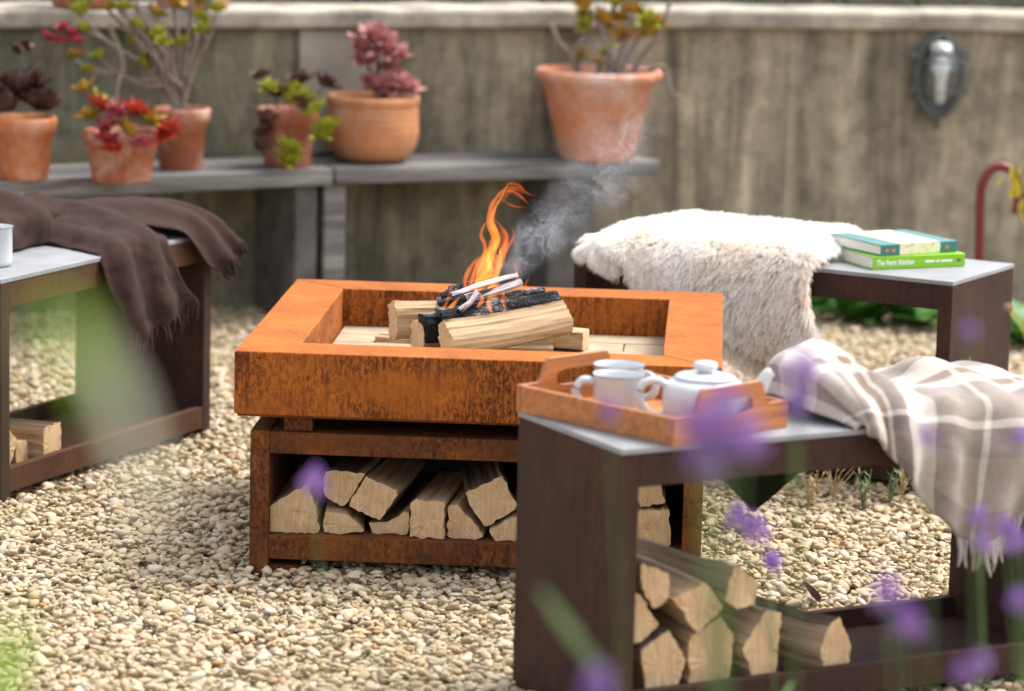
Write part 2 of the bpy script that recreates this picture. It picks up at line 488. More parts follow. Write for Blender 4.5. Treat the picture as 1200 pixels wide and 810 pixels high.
def concrete(name, dark, mid, light, seam=True):
    m, nt, b = new_mat(name, 0.92, 0.15)
    v = coords(nt, random_offset=False)
    vs = coords(nt, (1, 1, 0.10), random_offset=False)
    st = noise(nt, vs, 5.5, 6, 0.68, 0.9)
    st2 = noise(nt, coords(nt, (1, 1, 0.14), random_offset=False), 17, 4, 0.55, 0.5)
    big = noise(nt, v, 3.0, 5, 0.6)
    c = ramp(nt, st, [(0.34, dark), (0.48, mid), (0.64, light)])
    c = mix(nt, c, ramp(nt, st2, [(0.34, 0.74), (0.66, 1.18)]), 0.75, 'MULTIPLY')
    c = mix(nt, c, ramp(nt, big, [(0.3, (0.55, 0.56, 0.52)), (0.65, (1.1, 1.06, 1.0))]), 0.75, 'MULTIPLY')
    # greener, damper stretch towards the left of the wall behind the pots
    sx = N(nt, 'ShaderNodeSeparateXYZ'); nt.links.new(v, sx.inputs[0])
    ad = N(nt, 'ShaderNodeMath', operation='MULTIPLY_ADD'); nt.links.new(big, ad.inputs[0]); ad.inputs[1].default_value = 0.9
    nt.links.new(sx.outputs[0], ad.inputs[2])
    gr = ramp(nt, ad.outputs[0], [(0.0, 1.0), (0.95, 0.0)])
    c = mix(nt, c, mix(nt, c, (0.56, 0.60, 0.56), 1.0, 'MULTIPLY'), gr)
    c = mix(nt, c, ramp(nt, noise(nt, v, 16, 6, 0.75), [(0.36, 0.62), (0.58, 1.15)]), 0.75, 'MULTIPLY')
    nt.links.new(c, b.inputs['Base Color'])
    bump(nt, b, noise(nt, v, 45, 5, 0.65), 0.5, 0.006)
    return m
M_CONC = concrete('stained_concrete', (0.150, 0.135, 0.112), (0.32, 0.282, 0.222), (0.52, 0.455, 0.355))
M_COPE = plain('coping_concrete', (0.33, 0.30, 0.25), 0.9, 0.15, 0.55, 7, 0.6)
M_PATCH = plain('pale_render', (0.36, 0.33, 0.28), 0.9, 0.15, 0.18, 8, 0.2)

wall = obj('retaining_wall', wall_band(0.0, 0.30, -0.3, 0.822), M_CONC)
tag(wall, 'long curved concrete garden wall with dark vertical water stains', 'wall')
obj('coping', wall_band(-0.035, 0.27, 0.824, 0.879, jag=0.012), M_COPE, wall, bevel=0.012, seg=3)
obj('render_patch', wall_band(-0.004, 0.05, 0.46, 0.818, -0.64, -0.40), M_PATCH, wall)

M_SOIL = plain('bed_soil', (0.035, 0.028, 0.02), 0.95, 0.1, 0.4, 20, 0.6)
bed = obj('planting_bed', wall_band(0.272, 6.0, 0.3, 0.862), M_SOIL)
tag(bed, 'dark soil of the raised bed behind the wall', 'soil', kind='structure')

def leaf_shape(l, w, cup=0.25, bend=0.2, nl=4, fleshy=0.0, droop=None):
    """leaf blade along +Y from the origin, up = +Z"""
    v, f = [], []
    for i in range(nl + 1):
        t = i / nl
        ww = w * math.sin(math.pi * min(1, (0.12 + 0.88 * t)) ** 0.85) ** 0.8 if t < 1 else w * 0.06
        y = l * t; z = bend * l * t * t
        v += [(-ww / 2, y, z + cup * ww), (0, y, z), (ww / 2, y, z + cup * ww)]
    for i in range(nl):
        a = 3 * i
        f += [(a, a + 1, a + 4, a + 3), (a + 1, a + 2, a + 5, a + 4)]
    if fleshy:
        n = len(v); v2 = [(x, y, z - fleshy * math.sin(math.pi * min(1, 0.15 + y / l * .85)) * (1 if abs(x) < 1e-6 else .1)) for x, y, z in v]
        f += [tuple(reversed([i + n for i in q])) for q in f]; v = v + v2
    return v, f

def leafy(name, cols, rough=0.5, trans=0.25, spec=0.35):
    m, nt, b = new_mat(name, rough, spec)
    v = coords(nt)
    c = ramp(nt, noise(nt, v, 25, 4, 0.6), [(0.28 + 0.44 * i / max(1, len(cols) - 1), c) for i, c in enumerate(cols)])
    nt.links.new(c, b.inputs['Base Color'])
    if trans:
        tr = N(nt, 'ShaderNodeBsdfTranslucent'); nt.links.new(c, tr.inputs[0])
        mx = N(nt, 'ShaderNodeMixShader'); mx.inputs[0].default_value = trans
        nt.links.new(b.outputs[0], mx.inputs[1]); nt.links.new(tr.outputs[0], mx.inputs[2])
        nt.links.new(mx.outputs[0], nt.nodes['Material Output'].inputs[0])
    return m
M_HEDGE = leafy('dark_foliage', [(0.012, 0.022, 0.010), (0.03, 0.055, 0.018), (0.06, 0.10, 0.025)])

def ground_cover():
    parts = []
    for i in range(2600):
        x = rng.uniform(-2.6, 2.8); d = rng.uniform(0.30, 1.3)
        z = 0.862 + rng.uniform(0, 0.10 + 0.12 * min(1, d))
        y = wall_y(x) + d
        q = Quaternion((0, 0, 1), rng.uniform(0, 6.28)) @ Quaternion((1, 0, 0), rng.uniform(-.4, 1.2))
        parts.append(move(leaf_shape(rng.uniform(.03, .07), rng.uniform(.012, .03), nl=2), (x, y, z), q.to_matrix()))
    o = obj('ground_cover', join(*parts), M_HEDGE)
    tag(o, 'dark low foliage along the top of the wall', 'foliage', kind='stuff')
ground_cover()

# ------------------------------------------------------------------ timber bench along the wall
def weathered():
    m, nt, b = new_mat('weathered_timber', 0.9, 0.15)
    v = coords(nt, (0.06, 1, 1))
    n = noise(nt, v, 40, 6, 0.65, 0.4)
    c = ramp(nt, n, [(0.28, (0.065, 0.062, 0.058)), (0.5, (0.165, 0.16, 0.155)), (0.72, (0.32, 0.315, 0.30))])
    nt.links.new(c, b.inputs['Base Color']); bump(nt, b, n, 0.6, 0.004)
    return m
M_TIMBER = weathered()
M_POST = plain('dark_weathered_post', (0.10, 0.095, 0.09), 0.9, 0.1, 0.35, 14, 0.4)

def timber_bench():
    A = Vector((-2.55, 8.16)); B = Vector((-0.518, 9.359)); Cc = Vector((0.43, 9.765))
    root = empty('timber_bench', (B.x, B.y, 0), 0, 'long weathered grey timber bench following the wall under the flower pots', 'bench')
    def nrm(a, b): t = (b - a).normalized(); return Vector((-t.y, t.x))
    n1, n2 = nrm(A, B), nrm(B, Cc)
    nb = (n1 + n2).normalized(); kb = 1 / nb.dot(n1)
    W = [(0.0, 0.108), (0.114, 0.222), (0.228, 0.330)]
    for seg, (a, b, na, nb_, ka, kbb, wscale) in enumerate(((A, B, n1, nb, 1, kb, 1.0), (B, Cc, nb, n2, kb, 1, 1.0))):
        t = (b - a).normalized(); L = (b - a).length
        ang = math.atan2(t.y, t.x)
        for w0, w1 in W:
            sc = 1.0 if seg == 0 else 0.86
            gap = t * 0.004
            e0, e1 = (w0 * (sc if seg == 1 else 1), w1 * (sc if seg == 1 else 1))
            poly = [a + gap + na * ka * e0, b - gap + nb_ * kbb * e0, b - gap + nb_ * kbb * e1, a + gap + na * ka * e1]
            q = Matrix.Rotation(-ang, 2)
            lp = [q @ (p - a) for p in poly]
            o = obj('plank', prism([(p.x, p.y) for p in lp], 0.402 + rng.uniform(-.002, .002), 0.450 + rng.uniform(-.003, .001)), M_TIMBER, root, bevel=0.005)
            o.location = (a.x - B.x, a.y - B.y, 0); o.rotation_euler = (0, 0, ang)
    def support(px, ang, w, d, back=0.02, m=M_POST):
        p = Vector(px); t = Vector((math.cos(ang), math.sin(ang))); n = Vector((-t.y, t.x))
        c = p + n * (d / 2 + back)
        o = obj('support', box(-w / 2, w / 2, -d / 2, d / 2, -0.03, 0.40), m, root, bevel=0.006)
        o.location = (c.x - B.x, c.y - B.y, 0); o.rotation_euler = (0, 0, ang)
    support((-0.585, 9.33), 0.53, 0.07, 0.26); support((-0.508, 9.378), 0.42, 0.068, 0.24, m=M_TIMBER)
    support((0.175, 9.66), 0.42, 0.15, 0.2); support((-1.55, 8.76), 0.53, 0.12, 0.26)
timber_bench()

# ------------------------------------------------------------------ corten benches
BL, BD, BH = 0.96, 0.355, 0.485
class Frame:
    def __init__(s, x, y, deg):
        a = R(deg); s.a = a; s.o = Vector((x, y, 0)); s.ex = Vector((math.cos(a), math.sin(a), 0)); s.ey = Vector((-math.sin(a), math.cos(a), 0))
    def w(s, u, v, z=0): return s.o + s.ex * u + s.ey * v + Vector((0, 0, z))
FG = Frame(0.184, 5.274, 28.5)
LB = Frame(-1.1131, 6.8534, 65.5)
RB = Frame(0.1411, 7.6993, -30.3)
PIT = Frame(-0.5409, 6.3436, math.degrees(-0.0603))

def steel_bench(fr, label, mat, u0=0.0, panel=None):
    r = empty('steel_bench', fr.o, fr.a, label, 'bench', 'steel benches around the fire pit')
    T = 0.034
    for a in (u0, BL - T):
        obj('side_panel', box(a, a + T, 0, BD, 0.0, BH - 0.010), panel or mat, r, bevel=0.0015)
    for v0 in (0.001, BD - 0.031):
        obj('top_rail', box(u0 + T + .0005, BL - T - .0005, v0, v0 + 0.03, BH - 0.066, BH - 0.010), mat, r, bevel=0.0015)
    obj('underside', box(u0 + T + .001, BL - T - .001, 0.032, BD - 0.032, BH - 0.03, BH - 0.011), M_BLACK, r)
    for v0 in (0.001, BD - 0.021):
        obj('bottom_rail', box(u0 + T + .0005, BL - T - .0005, v0, v0 + 0.02, 0.018, 0.070), mat, r, bevel=0.0015)
    obj('shelf', box(u0 + T + .001, BL - T - .001, 0.0215, BD - 0.0215, 0.020, 0.036), mat, r)
    obj('seat_slab', box(u0 - 0.001, BL + 0.001, -0.001, BD + 0.001, BH - 0.0095, BH), M_SLAB, r, bevel=0.001)
    return r
b_left = steel_bench(LB, 'rusty steel bench draped with the brown throw', CORTEN['benchwarm'], 0.066, CORTEN['bench'])  # side panels take the darker rust, standing in for shade under the seat
b_right = steel_bench(RB, 'rusty steel bench carrying the sheepskin and two books', CORTEN['bench'])
b_front = steel_bench(FG, 'rusty steel bench in front holding the tea tray and checked blanket', CORTEN['bench'])
obj('rust_streak', box(BL + .0002, BL + .0012, 0.115, 0.121, 0.02, 0.30), M_STREAK, b_right)

# ------------------------------------------------------------------ fire pit
def fire_pit():
    r = empty('fire_pit', PIT.o, PIT.a, 'square rust-orange steel fire pit with a log store underneath', 'fire pit')
    S, W, Z0, Z1 = 0.95, 0.118, 0.319, 0.445
    c = CORTEN['rim']; e = 0.0006
    quads = [[(0, 0), (S, 0), (S - W, W), (W, W)], [(S, 0), (S, S), (S - W, S - W), (S - W, W)],
             [(S, S), (0, S), (W, S - W), (S - W, S - W)], [(0, S), (0, 0), (W, W), (W, S - W)]]
    for q in quads:
        cx = sum(p[0] for p in q) / 4; cy = sum(p[1] for p in q) / 4
        # hollow section: outer faces, flat top, inner drop, with a slight fall of the top towards the outside
        v, f = prism(q, Z0, Z1)
        o = obj('rim_side', (v, f), c, r, bevel=0.0035, seg=3)
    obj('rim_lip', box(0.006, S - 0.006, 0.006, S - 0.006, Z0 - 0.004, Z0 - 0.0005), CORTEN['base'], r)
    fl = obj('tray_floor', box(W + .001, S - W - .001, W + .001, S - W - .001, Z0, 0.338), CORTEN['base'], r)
    n_u, n_v = 4, 7
    iw = S - 2 * W - 0.006
    bw, bd = iw / n_u, iw / n_v
    bme = None
    for j in range(n_v):
        for i in range(-1, n_u + 1):
            u0 = W + .003 + (i + (0.5 if j % 2 else 0)) * bw; u1 = u0 + bw
            u0 = max(u0, W + .003); u1 = min(u1, S - W - .003)
            if u1 - u0 < 0.02: continue
            v0 = W + .003 + j * bd
            dz = rng.uniform(-.0015, .0015)
            obj('fire_brick', box(u0 + .0012, u1 - .0012, v0 + .0012, v0 + bd - .0012, 0.3385, 0.362 + dz), M_BRICK, fl, bevel=0.002)
    # base
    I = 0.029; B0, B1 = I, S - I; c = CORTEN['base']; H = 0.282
    base = empty('base', (0, 0, 0)); base.parent = r
    T = 0.038
    for u0 in (B0, B1 - T):
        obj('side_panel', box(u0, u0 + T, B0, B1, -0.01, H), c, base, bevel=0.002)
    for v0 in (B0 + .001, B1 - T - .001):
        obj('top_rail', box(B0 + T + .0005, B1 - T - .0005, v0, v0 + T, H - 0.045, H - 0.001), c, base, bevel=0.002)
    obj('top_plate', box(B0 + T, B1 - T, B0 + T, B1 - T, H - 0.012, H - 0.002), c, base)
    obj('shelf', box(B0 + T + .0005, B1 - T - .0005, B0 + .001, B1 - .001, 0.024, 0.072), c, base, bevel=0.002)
    obj('back_panel', box(B0 + T, B1 - T, 0.42, 0.43, 0.072, H - .012), M_BLACK, base)  # black sheet added behind the logs to give the store its dark interior
    for u0, v0 in ((0.06, I + .012), (S - 0.135, I + .012), (0.06, S - 0.11), (S - 0.135, S - 0.11)):
        obj('foot', box(u0 + .008, u0 + .066, v0, v0 + 0.06, -0.008, 0.010), c, base)
    for u0, v0 in ((0.094, I + 0.012), (S - 0.15, I + .012), (0.094, S - 0.1), (S - 0.15, S - 0.1)):
        obj('spacer', box(u0, u0 + 0.056, v0, v0 + 0.05, H + .0005, Z0 - .0045), c, base)
fire_pit()

# ------------------------------------------------------------------ split logs
def log_mesh(name, poly, length, seed, mats, taper=0.06, rough=0.0025, ny=10, bow=0.006, bark=0):
    rr = random.Random(seed)
    ring = []
    n = len(poly)
    for i in range(n):
        a = Vector(poly[i]); b = Vector(poly[(i + 1) % n])
        k = max(1, int((b - a).length / 0.0075))
        for q in range(k):
            t = q / k
            p = a.lerp(b, t)
            if q: p += Vector((mnoise.noise(Vector((i * 3.1 + t * 5, seed, 0))), mnoise.noise(Vector((i * 3.1 + t * 5, 9, seed))))) * rough * 1.6 + Vector((rr.uniform(-1, 1), rr.uniform(-1, 1))) * rough * .45
            elif rr.random() < .6: p = p.lerp(Vector((0, 0)), rr.uniform(.02, .10))
            ring.append(p)
    m = len(ring); v, f, mi = [], [], []
    bx, bz = rr.uniform(-bow, bow), rr.uniform(-bow, bow)
    for j in range(ny + 1):
        t = j / ny; s = 1 - taper * t
        for k, p in enumerate(ring):
            q = 0.0020 * mnoise.noise(Vector((k * .55, t * 2.6, seed * 3.1))) + 0.0012 * mnoise.noise(Vector((k * 1.9, t * 5, seed)))
            e = rough * 0.9 * mnoise.noise(Vector((k * 2.3, seed, 0.3))) if j in (0, ny) else 0
            v.append((p.x * s + bx * math.sin(math.pi * t) + q, length * t + e, p.y * s + bz * math.sin(math.pi * t) + q))
    for j in range(ny):
        for k in range(m):
            a, b = j * m + k, j * m + (k + 1) % m
            f.append((a, b, b + m, a + m)); mi.append(2 if (bark and k < m * bark) else 0)
    c0 = len(v); v.append((sum(p.x for p in ring) / m, 0, sum(p.y for p in ring) / m))
    e0 = ny * m; c1 = len(v); v.append((sum(v[e0 + k][0] for k in range(m)) / m, length, sum(v[e0 + k][2] for k in range(m)) / m))
    for k in range(m):
        f.append((c0, (k + 1) % m, k)); mi.append(1)
        f.append((c1, e0 + k, e0 + (k + 1) % m)); mi.append(1)
    # recalc outward normals through bmesh
    me = mesh(name, v, f, False, mi)
    bm = bmesh.new(); bm.from_mesh(me); bmesh.ops.recalc_face_normals(bm, faces=bm.faces); bm.to_mesh(me); bm.free()
    for x in mats: me.materials.append(x)
    return me

def put_log(fr, poly, v0, length, label, group, seed, yaw=0.0, mats=None, pitch=0.0):
    cu = sum(p[0] for p in poly) / len(poly); cz = sum(p[1] for p in poly) / len(poly)
    me = log_mesh('split_log', [(p[0] - cu, p[1] - cz) for p in poly], length, seed, (mats or [M_WOOD, M_WEND]) + [M_LOGBARK], bark=(.22 if seed % 3 == 0 else 0))
    o = link('split_log', me)
    o.location = fr.w(cu, v0, cz); o.rotation_euler = (pitch, 0, fr.a + R(yaw))
    return tag(o, label, 'log', group)

PL = [
 ([[.065, .124], [.097, .148], [.139, .170], [.156, .139], [.166, .0735], [.098, .0725], [.066, .0735]], 'wide half-round split log at the left end of the pit store', 0, .055),
 ([[.170, .194], [.218, .196], [.252, .192], [.211, .121], [.168, .142]], 'split log leaning above the small low log, second from left in the pit store', -4, .085),
 ([[.254, .190], [.323, .162], [.284, .103], [.219, .127]], 'tilted square split log resting high left of centre in the pit store', -6, .065),
 ([[.188, .117], [.222, .112], [.257, .078], [.228, .0735], [.172, .0735], [.174, .116]], 'small low wedge of wood under the two tilted logs in the pit store', 3, .06),
 ([[.262, .095], [.300, .098], [.341, .124], [.342, .0735], [.268, .0735]], 'flat triangular split log beside the upright square one in the pit store', -3, .075),
 ([[.346, .149], [.412, .149], [.414, .0735], [.346, .0735]], 'upright square-ended split log at the middle of the pit store', -5, .05),
 ([[.420, .137], [.439, .141], [.494, .077], [.489, .0735], [.420, .0735]], 'thin triangular wedge just right of the square log in the pit store', -3, .06),
 ([[.454, .167], [.525, .202], [.557, .140], [.496, .097], [.467, .133]], 'five-sided split log propped high right of centre in the pit store', 7, .06),
 ([[.502, .092], [.555, .124], [.592, .109], [.582, .0735], [.514, .0735]], 'low split log partly behind the front bench in the pit store', 2, .055),
 ([[.563, .191], [.600, .208], [.625, .165], [.600, .135], [.570, .148]], 'small high log whose edge just shows beside the front bench', 4, .07),
 ([[.775, .200], [.835, .205], [.848, .160], [.800, .150]], 'upper log at the right end of the pit store behind the front bench', 4, .06),
 ([[.795, .145], [.856, .148], [.862, .0735], [.790, .0735]], 'lower log at the right end of the pit store behind the front bench', 3, .05),
 ([[.620, .0735], [.640, .130], [.700, .140], [.735, .0735]], 'log in the pit store hidden mostly by the front bench panel', 0, .06),
]
for i, (poly, lab, yaw, v0) in enumerate(PL):
    if i == 12: continue
    put_log(PIT, poly, v0, 0.30, lab, 'logs stored under the fire pit', 20 + i, yaw)

FL = [
 ([[.223, .204], [.243, .262], [.296, .227], [.289, .188], [.252, .186]], 'long weathered log lying on top of the pile in the front bench', 0.03, .31, M_WOOD2, 6),
 ([[.072, .278], [.126, .255], [.130, .213], [.103, .193], [.074, .233]], 'upper log against the side panel in the front bench pile', .05, .28, M_WOOD2, 0),
 ([[.125, .214], [.188, .238], [.224, .189], [.172, .152]], 'pale square log turned on its corner in the front bench pile', .03, .28, M_WOOD, 0),
 ([[.040, .225], [.069, .227], [.110, .169], [.074, .138], [.040, .15]], 'log jammed half behind the side panel of the front bench', .05, .28, M_WOOD, 0),
 ([[.072, .131], [.124, .160], [.160, .107], [.140, .0370], [.085, .0370]], 'bottom left pale log in the front bench pile', .04, .28, M_WOOD, 0),
 ([[.163, .141], [.224, .172], [.254, .141], [.247, .0370], [.171, .0370]], 'bottom middle log with orange knots in the front bench pile', .04, .28, M_WOOD, 0),
 ([[.265, .116], [.309, .176], [.341, .171], [.333, .0370], [.301, .0370]], 'bottom log with an orange split face in the front bench pile', .03, .28, M_WOOD2, 0),
 ([[.436, .140], [.461, .150], [.494, .092], [.480, .0370], [.435, .0370], [.420, .10]], 'grey barked log lying apart at the right of the front bench pile', 0.03, .32, M_WOOD2, 10),
]
for i, (poly, lab, v0, ln, side, yaw) in enumerate(FL):
    put_log(FG, poly, v0, ln, lab, 'logs stored in the front bench', 50 + i, yaw, [side, M_WEND])
LL = [
 ([[.10, .150], [.147, .160], [.207, .109], [.165, .0370], [.105, .0370]], 'pointed split log beside the left leg of the brown throw bench', .05, 0),
 ([[.275, .128], [.352, .126], [.356, .0370], [.275, .0370]], 'square-ended pale log on the shelf of the brown throw bench', .03, 4),
 ([[.215, .100], [.262, .098], [.266, .0370], [.212, .0370]], 'low dark log between two others on the brown throw bench shelf', .06, 2),
]
for i, (poly, lab, v0, yaw) in enumerate(LL):
    put_log(LB, poly, v0, 0.27, lab, 'logs stored in the left bench', 80 + i, yaw)

# logs on the fire: from end a to end b (pit coordinates)
def fire_log(a, b, poly, label, seed, mats, name='split_log', roll=0.0, cat='log', group='logs on the fire', rgh=0.0034):
    A, B = PIT.w(*a), PIT.w(*b)
    t = (B - A); L = t.length
    me = log_mesh(name, poly, L, seed, mats, taper=0.03, rough=rgh, bow=0.004, ny=12)
    o = link(name, me)
    y = t.normalized(); x = y.cross(Vector((0, 0, 1))).normalized(); z = x.cross(y)
    q = Matrix((x, y, z)).transposed() @ Matrix.Rotation(roll, 3, 'Y')
    o.matrix_world = Matrix.Translation(A) @ q.to_4x4()
    return tag(o, label, cat, group)
SQ = lambda a, b, k=0.15: [(-a, -b), (a * (1 - k), -b), (a, b * (1 - k)), (a * (.4), b), (-a * (1 - k), b * (1 - 2 * k))]
fire_log((.384, .350, .424), (.622, .490, .452), [(-.030, -.030), (.010, -.036), (.034, -.026), (.040, .002), (.018, .020), (-.004, .042), (-.030, .024)], 'big pale split log lying across the front of the fire', 101, [M_SCORCH, M_PEND], rgh=.0045)
fire_log((.258, .520, .431), (.470, .600, .434), [(-.034, -.040), (.026, -.038), (.038, -.010), (.034, .024), (.008, .042), (-.034, .026)], 'pale split log at the back left of the fire', 102, [M_SCORCH, M_PEND], rgh=.0045)
fire_log((.318, .430, .416), (.470, .560, .420), [(-.022, -.030), (.022, -.030), (.024, .022), (-.020, .030)], 'short split log between the big front log and the back log', 103, [M_PALE, M_PEND])
fire_log((.450, .575, .384), (.590, .600, .384), [(-.028, -.020), (.030, -.020), (.026, .012), (-.010, .021)], 'flat offcut lying on the bricks behind the big front fire log', 104, [M_PALE, M_PEND])
fire_log((.575, .640, .3860), (.662, .622, .3860), [(-.030, -.020), (.030, -.020), (.030, .018), (-.028, .020)], 'small square block at the right end of the fire', 105, [M_PALE, M_PEND])
fire_log((.215, .665, .369), (.335, .650, .369), [(-.035, -.006), (.035, -.006), (.033, .005), (-.033, .006)], 'thin flat piece of wood lying left of the fire', 106, [M_PALE, M_PEND])
# charred pieces
fire_log((.362, .430, .456), (.600, .560, .482), [(-.022, -.030), (.022, -.030), (.024, .006), (.0, .018), (-.022, .012)], 'long black charred log behind the big front log', 111, [M_CHAR, M_CHAR], roll=.1)
fire_log((.350, .545, .462), (.455, .575, .486), [(-.018, -.02), (.018, -.02), (.02, .008), (-.015, .014)], 'black charred chunk on top of the back left log', 112, [M_CHAR, M_CHAR])
fire_log((.330, .418, .430), (.392, .470, .436), [(-.016, -.030), (.016, -.03), (.018, .03), (-.014, .03)], 'charred dark end beside the short middle log', 113, [M_CHAR, M_CHAR])
def stick(a, b, r0, label, seed, m=M_ASH):
    fire_log(a, b, [(r0 * math.cos(k * 1.047) * (1 + .2 * math.sin(k * 3 + seed)), r0 * .8 * math.sin(k * 1.047)) for k in range(6)], label, seed, [m, M_CHAR], 'burning_stick', cat='stick', group='charred sticks in the fire')
stick((.385, .47, .494), (.520, .50, .536), .0095, 'uppermost white ashy stick curving over the fire', 121)
stick((.415, .45, .492), (.528, .49, .524), .0120, 'thick grey ashy stick just below the topmost one', 122)
stick((.375, .52, .500), (.470, .55, .522), .0085, 'thin black stick leaning at the back of the fire', 123, M_CHAR)
stick((.405, .43, .470), (.440, .45, .508), .0080, 'short ashy stick standing up in the flames', 124)
stick((.500, .46, .500), (.575, .50, .508), .0085, 'dark stick at the right end of the fire', 125, M_CHAR)
stick((.360, .50, .486), (.405, .51, .512), .0090, 'stubby black stick at the left of the fire', 126, M_CHAR)

# ------------------------------------------------------------------ flame and smoke
def emission_volume(name, col, strength):
    m = bpy.data.materials.new(name); m.use_nodes = True; nt = m.node_tree
    for n in list(nt.nodes):
        if n.type == 'BSDF_PRINCIPLED': nt.nodes.remove(n)
    e = N(nt, 'ShaderNodeEmission'); e.inputs['Color'].default_value = (*col, 1); e.inputs['Strength'].default_value = strength
    nt.links.new(e.outputs[0], nt.nodes['Material Output'].inputs['Volume'])
    return m
M_F1 = emission_volume('flame_core', (1.0, 0.28, 0.032), 27)
M_F2 = emission_volume('flame_edge', (1.0, 0.17, 0.014), 21)
M_F3 = emission_volume('flame_wisp', (1.0, 0.13, 0.010), 17)
flame = empty('flame', PIT.w(.45, .47, .52), PIT.a, 'tall thin orange flame rising from the burning logs', 'flame')
def px2pit(x, y): return (.42 + (x - 548) / 565.0, .519 - (y - 335) / 557.0 + (x - 548) * 0.00006)
def tongue(pts, r, m, dv=0.0, flat=0.75):
    P = []
    for (x, y) in pts:
        u, z = px2pit(x, y); P.append((u - .45, dv + rng.uniform(-.008, .008), z - .52))
    P = spline(P, 5); n = len(P)
    rad = [max(.0013, r * (math.sin(math.pi * (0.14 + 0.85 * i / (n - 1))) ** .8) * (1 + .25 * mnoise.noise(Vector((i * .4, r * 500, 2))))) for i in range(n)]
    obj('flame_tongue', tube(P, rad, 8, flat), m, flame, smooth=True)
BASE = [
 ([(556, 340), (560, 318), (573, 298), (582, 282), (574, 262), (577, 246), (586, 230), (592, 215)], .0070, M_F1, 0),
 ([(550, 338), (557, 312), (568, 300), (577, 284), (570, 266), (572, 246), (580, 232), (590, 222), (598, 214)], .0080, M_F2, .006),
 ([(566, 338), (570, 318), (584, 300), (592, 282), (585, 268), (574, 256)], .0068, M_F2, -.006),
 ([(562, 336), (563, 312), (566, 292), (561, 278), (565, 266), (573, 260)], .0062, M_F2, .012),
 ([(545, 340), (545, 326), (552, 312), (560, 302)], .0070, M_F2, -.002),
 ([(552, 342), (562, 328), (570, 312), (578, 294), (577, 276)], .0095, M_F1, .004),
 ([(562, 342), (573, 330), (582, 312), (593, 292), (600, 280), (597, 268)], .0060, M_F2, .010),
 ([(571, 344), (578, 330), (583, 316), (585, 302), (583, 288)], .0078, M_F1, -.004),
 ([(557, 344), (566, 334), (573, 320), (570, 304), (575, 288)], .0085, M_F1, .008),
 ([(589, 226), (600, 228), (610, 236), (616, 243)], .0048, M_F3, 0),
 ([(592, 218), (603, 220), (612, 228), (624, 234)], .0046, M_F3, .005),
 ([(586, 236), (596, 242), (606, 245), (616, 245)], .0036, M_F3, -.004),
 ([(603, 340), (605, 326), (602, 314), (598, 304)], .0042, M_F2, 0),
 ([(610, 346), (615, 336), (618, 328)], .0050, M_F3, .008),
 ([(594, 362), (590, 352), (592, 340)], .0060, M_F2, -.03),
 ([(578, 366), (573, 354), (577, 342)], .0066, M_F1, -.035),
 ([(522, 370), (530, 358), (539, 348)], .0066, M_F1, -.03),
 ([(516, 368), (523, 356), (527, 344)], .0052, M_F2, -.02),
 ([(526, 348), (528, 338), (525, 330)], .0042, M_F3, -.01),
 ([(541, 346), (544, 336), (540, 326)], .0046, M_F3, 0),
 ([(560, 360), (566, 350), (562, 342)], .0060, M_F1, -.03),
 ([(545, 362), (550, 354), (555, 345)], .0060, M_F2, -.03)]
for a, r_, m_, dv in BASE: tongue(a, r_, m_, dv)
M_F4 = emission_volume('flame_veil', (1.0, 0.18, 0.014), 6)
M_F5 = emission_volume('flame_glow', (1.0, 0.34, 0.045), 8)
for a, r_, m_, dv in (([(560, 346), (562, 322), (572, 300), (578, 282), (574, 262), (578, 244)], .022, M_F4, .0),
                      ([(574, 346), (578, 324), (586, 304), (588, 284), (580, 266)], .018, M_F4, .012),
                      ([(552, 346), (553, 330), (560, 312), (566, 298)], .016, M_F4, -.010),
                      ([(562, 350), (566, 336), (572, 320), (575, 306)], .018, M_F5, .004),
                      ([(578, 350), (580, 340), (584, 326)], .014, M_F5, -.006),
                      ([(584, 240), (592, 226), (602, 224), (612, 232)], .011, M_F4, .002)):
    tongue(a, r_, m_, dv, .55)

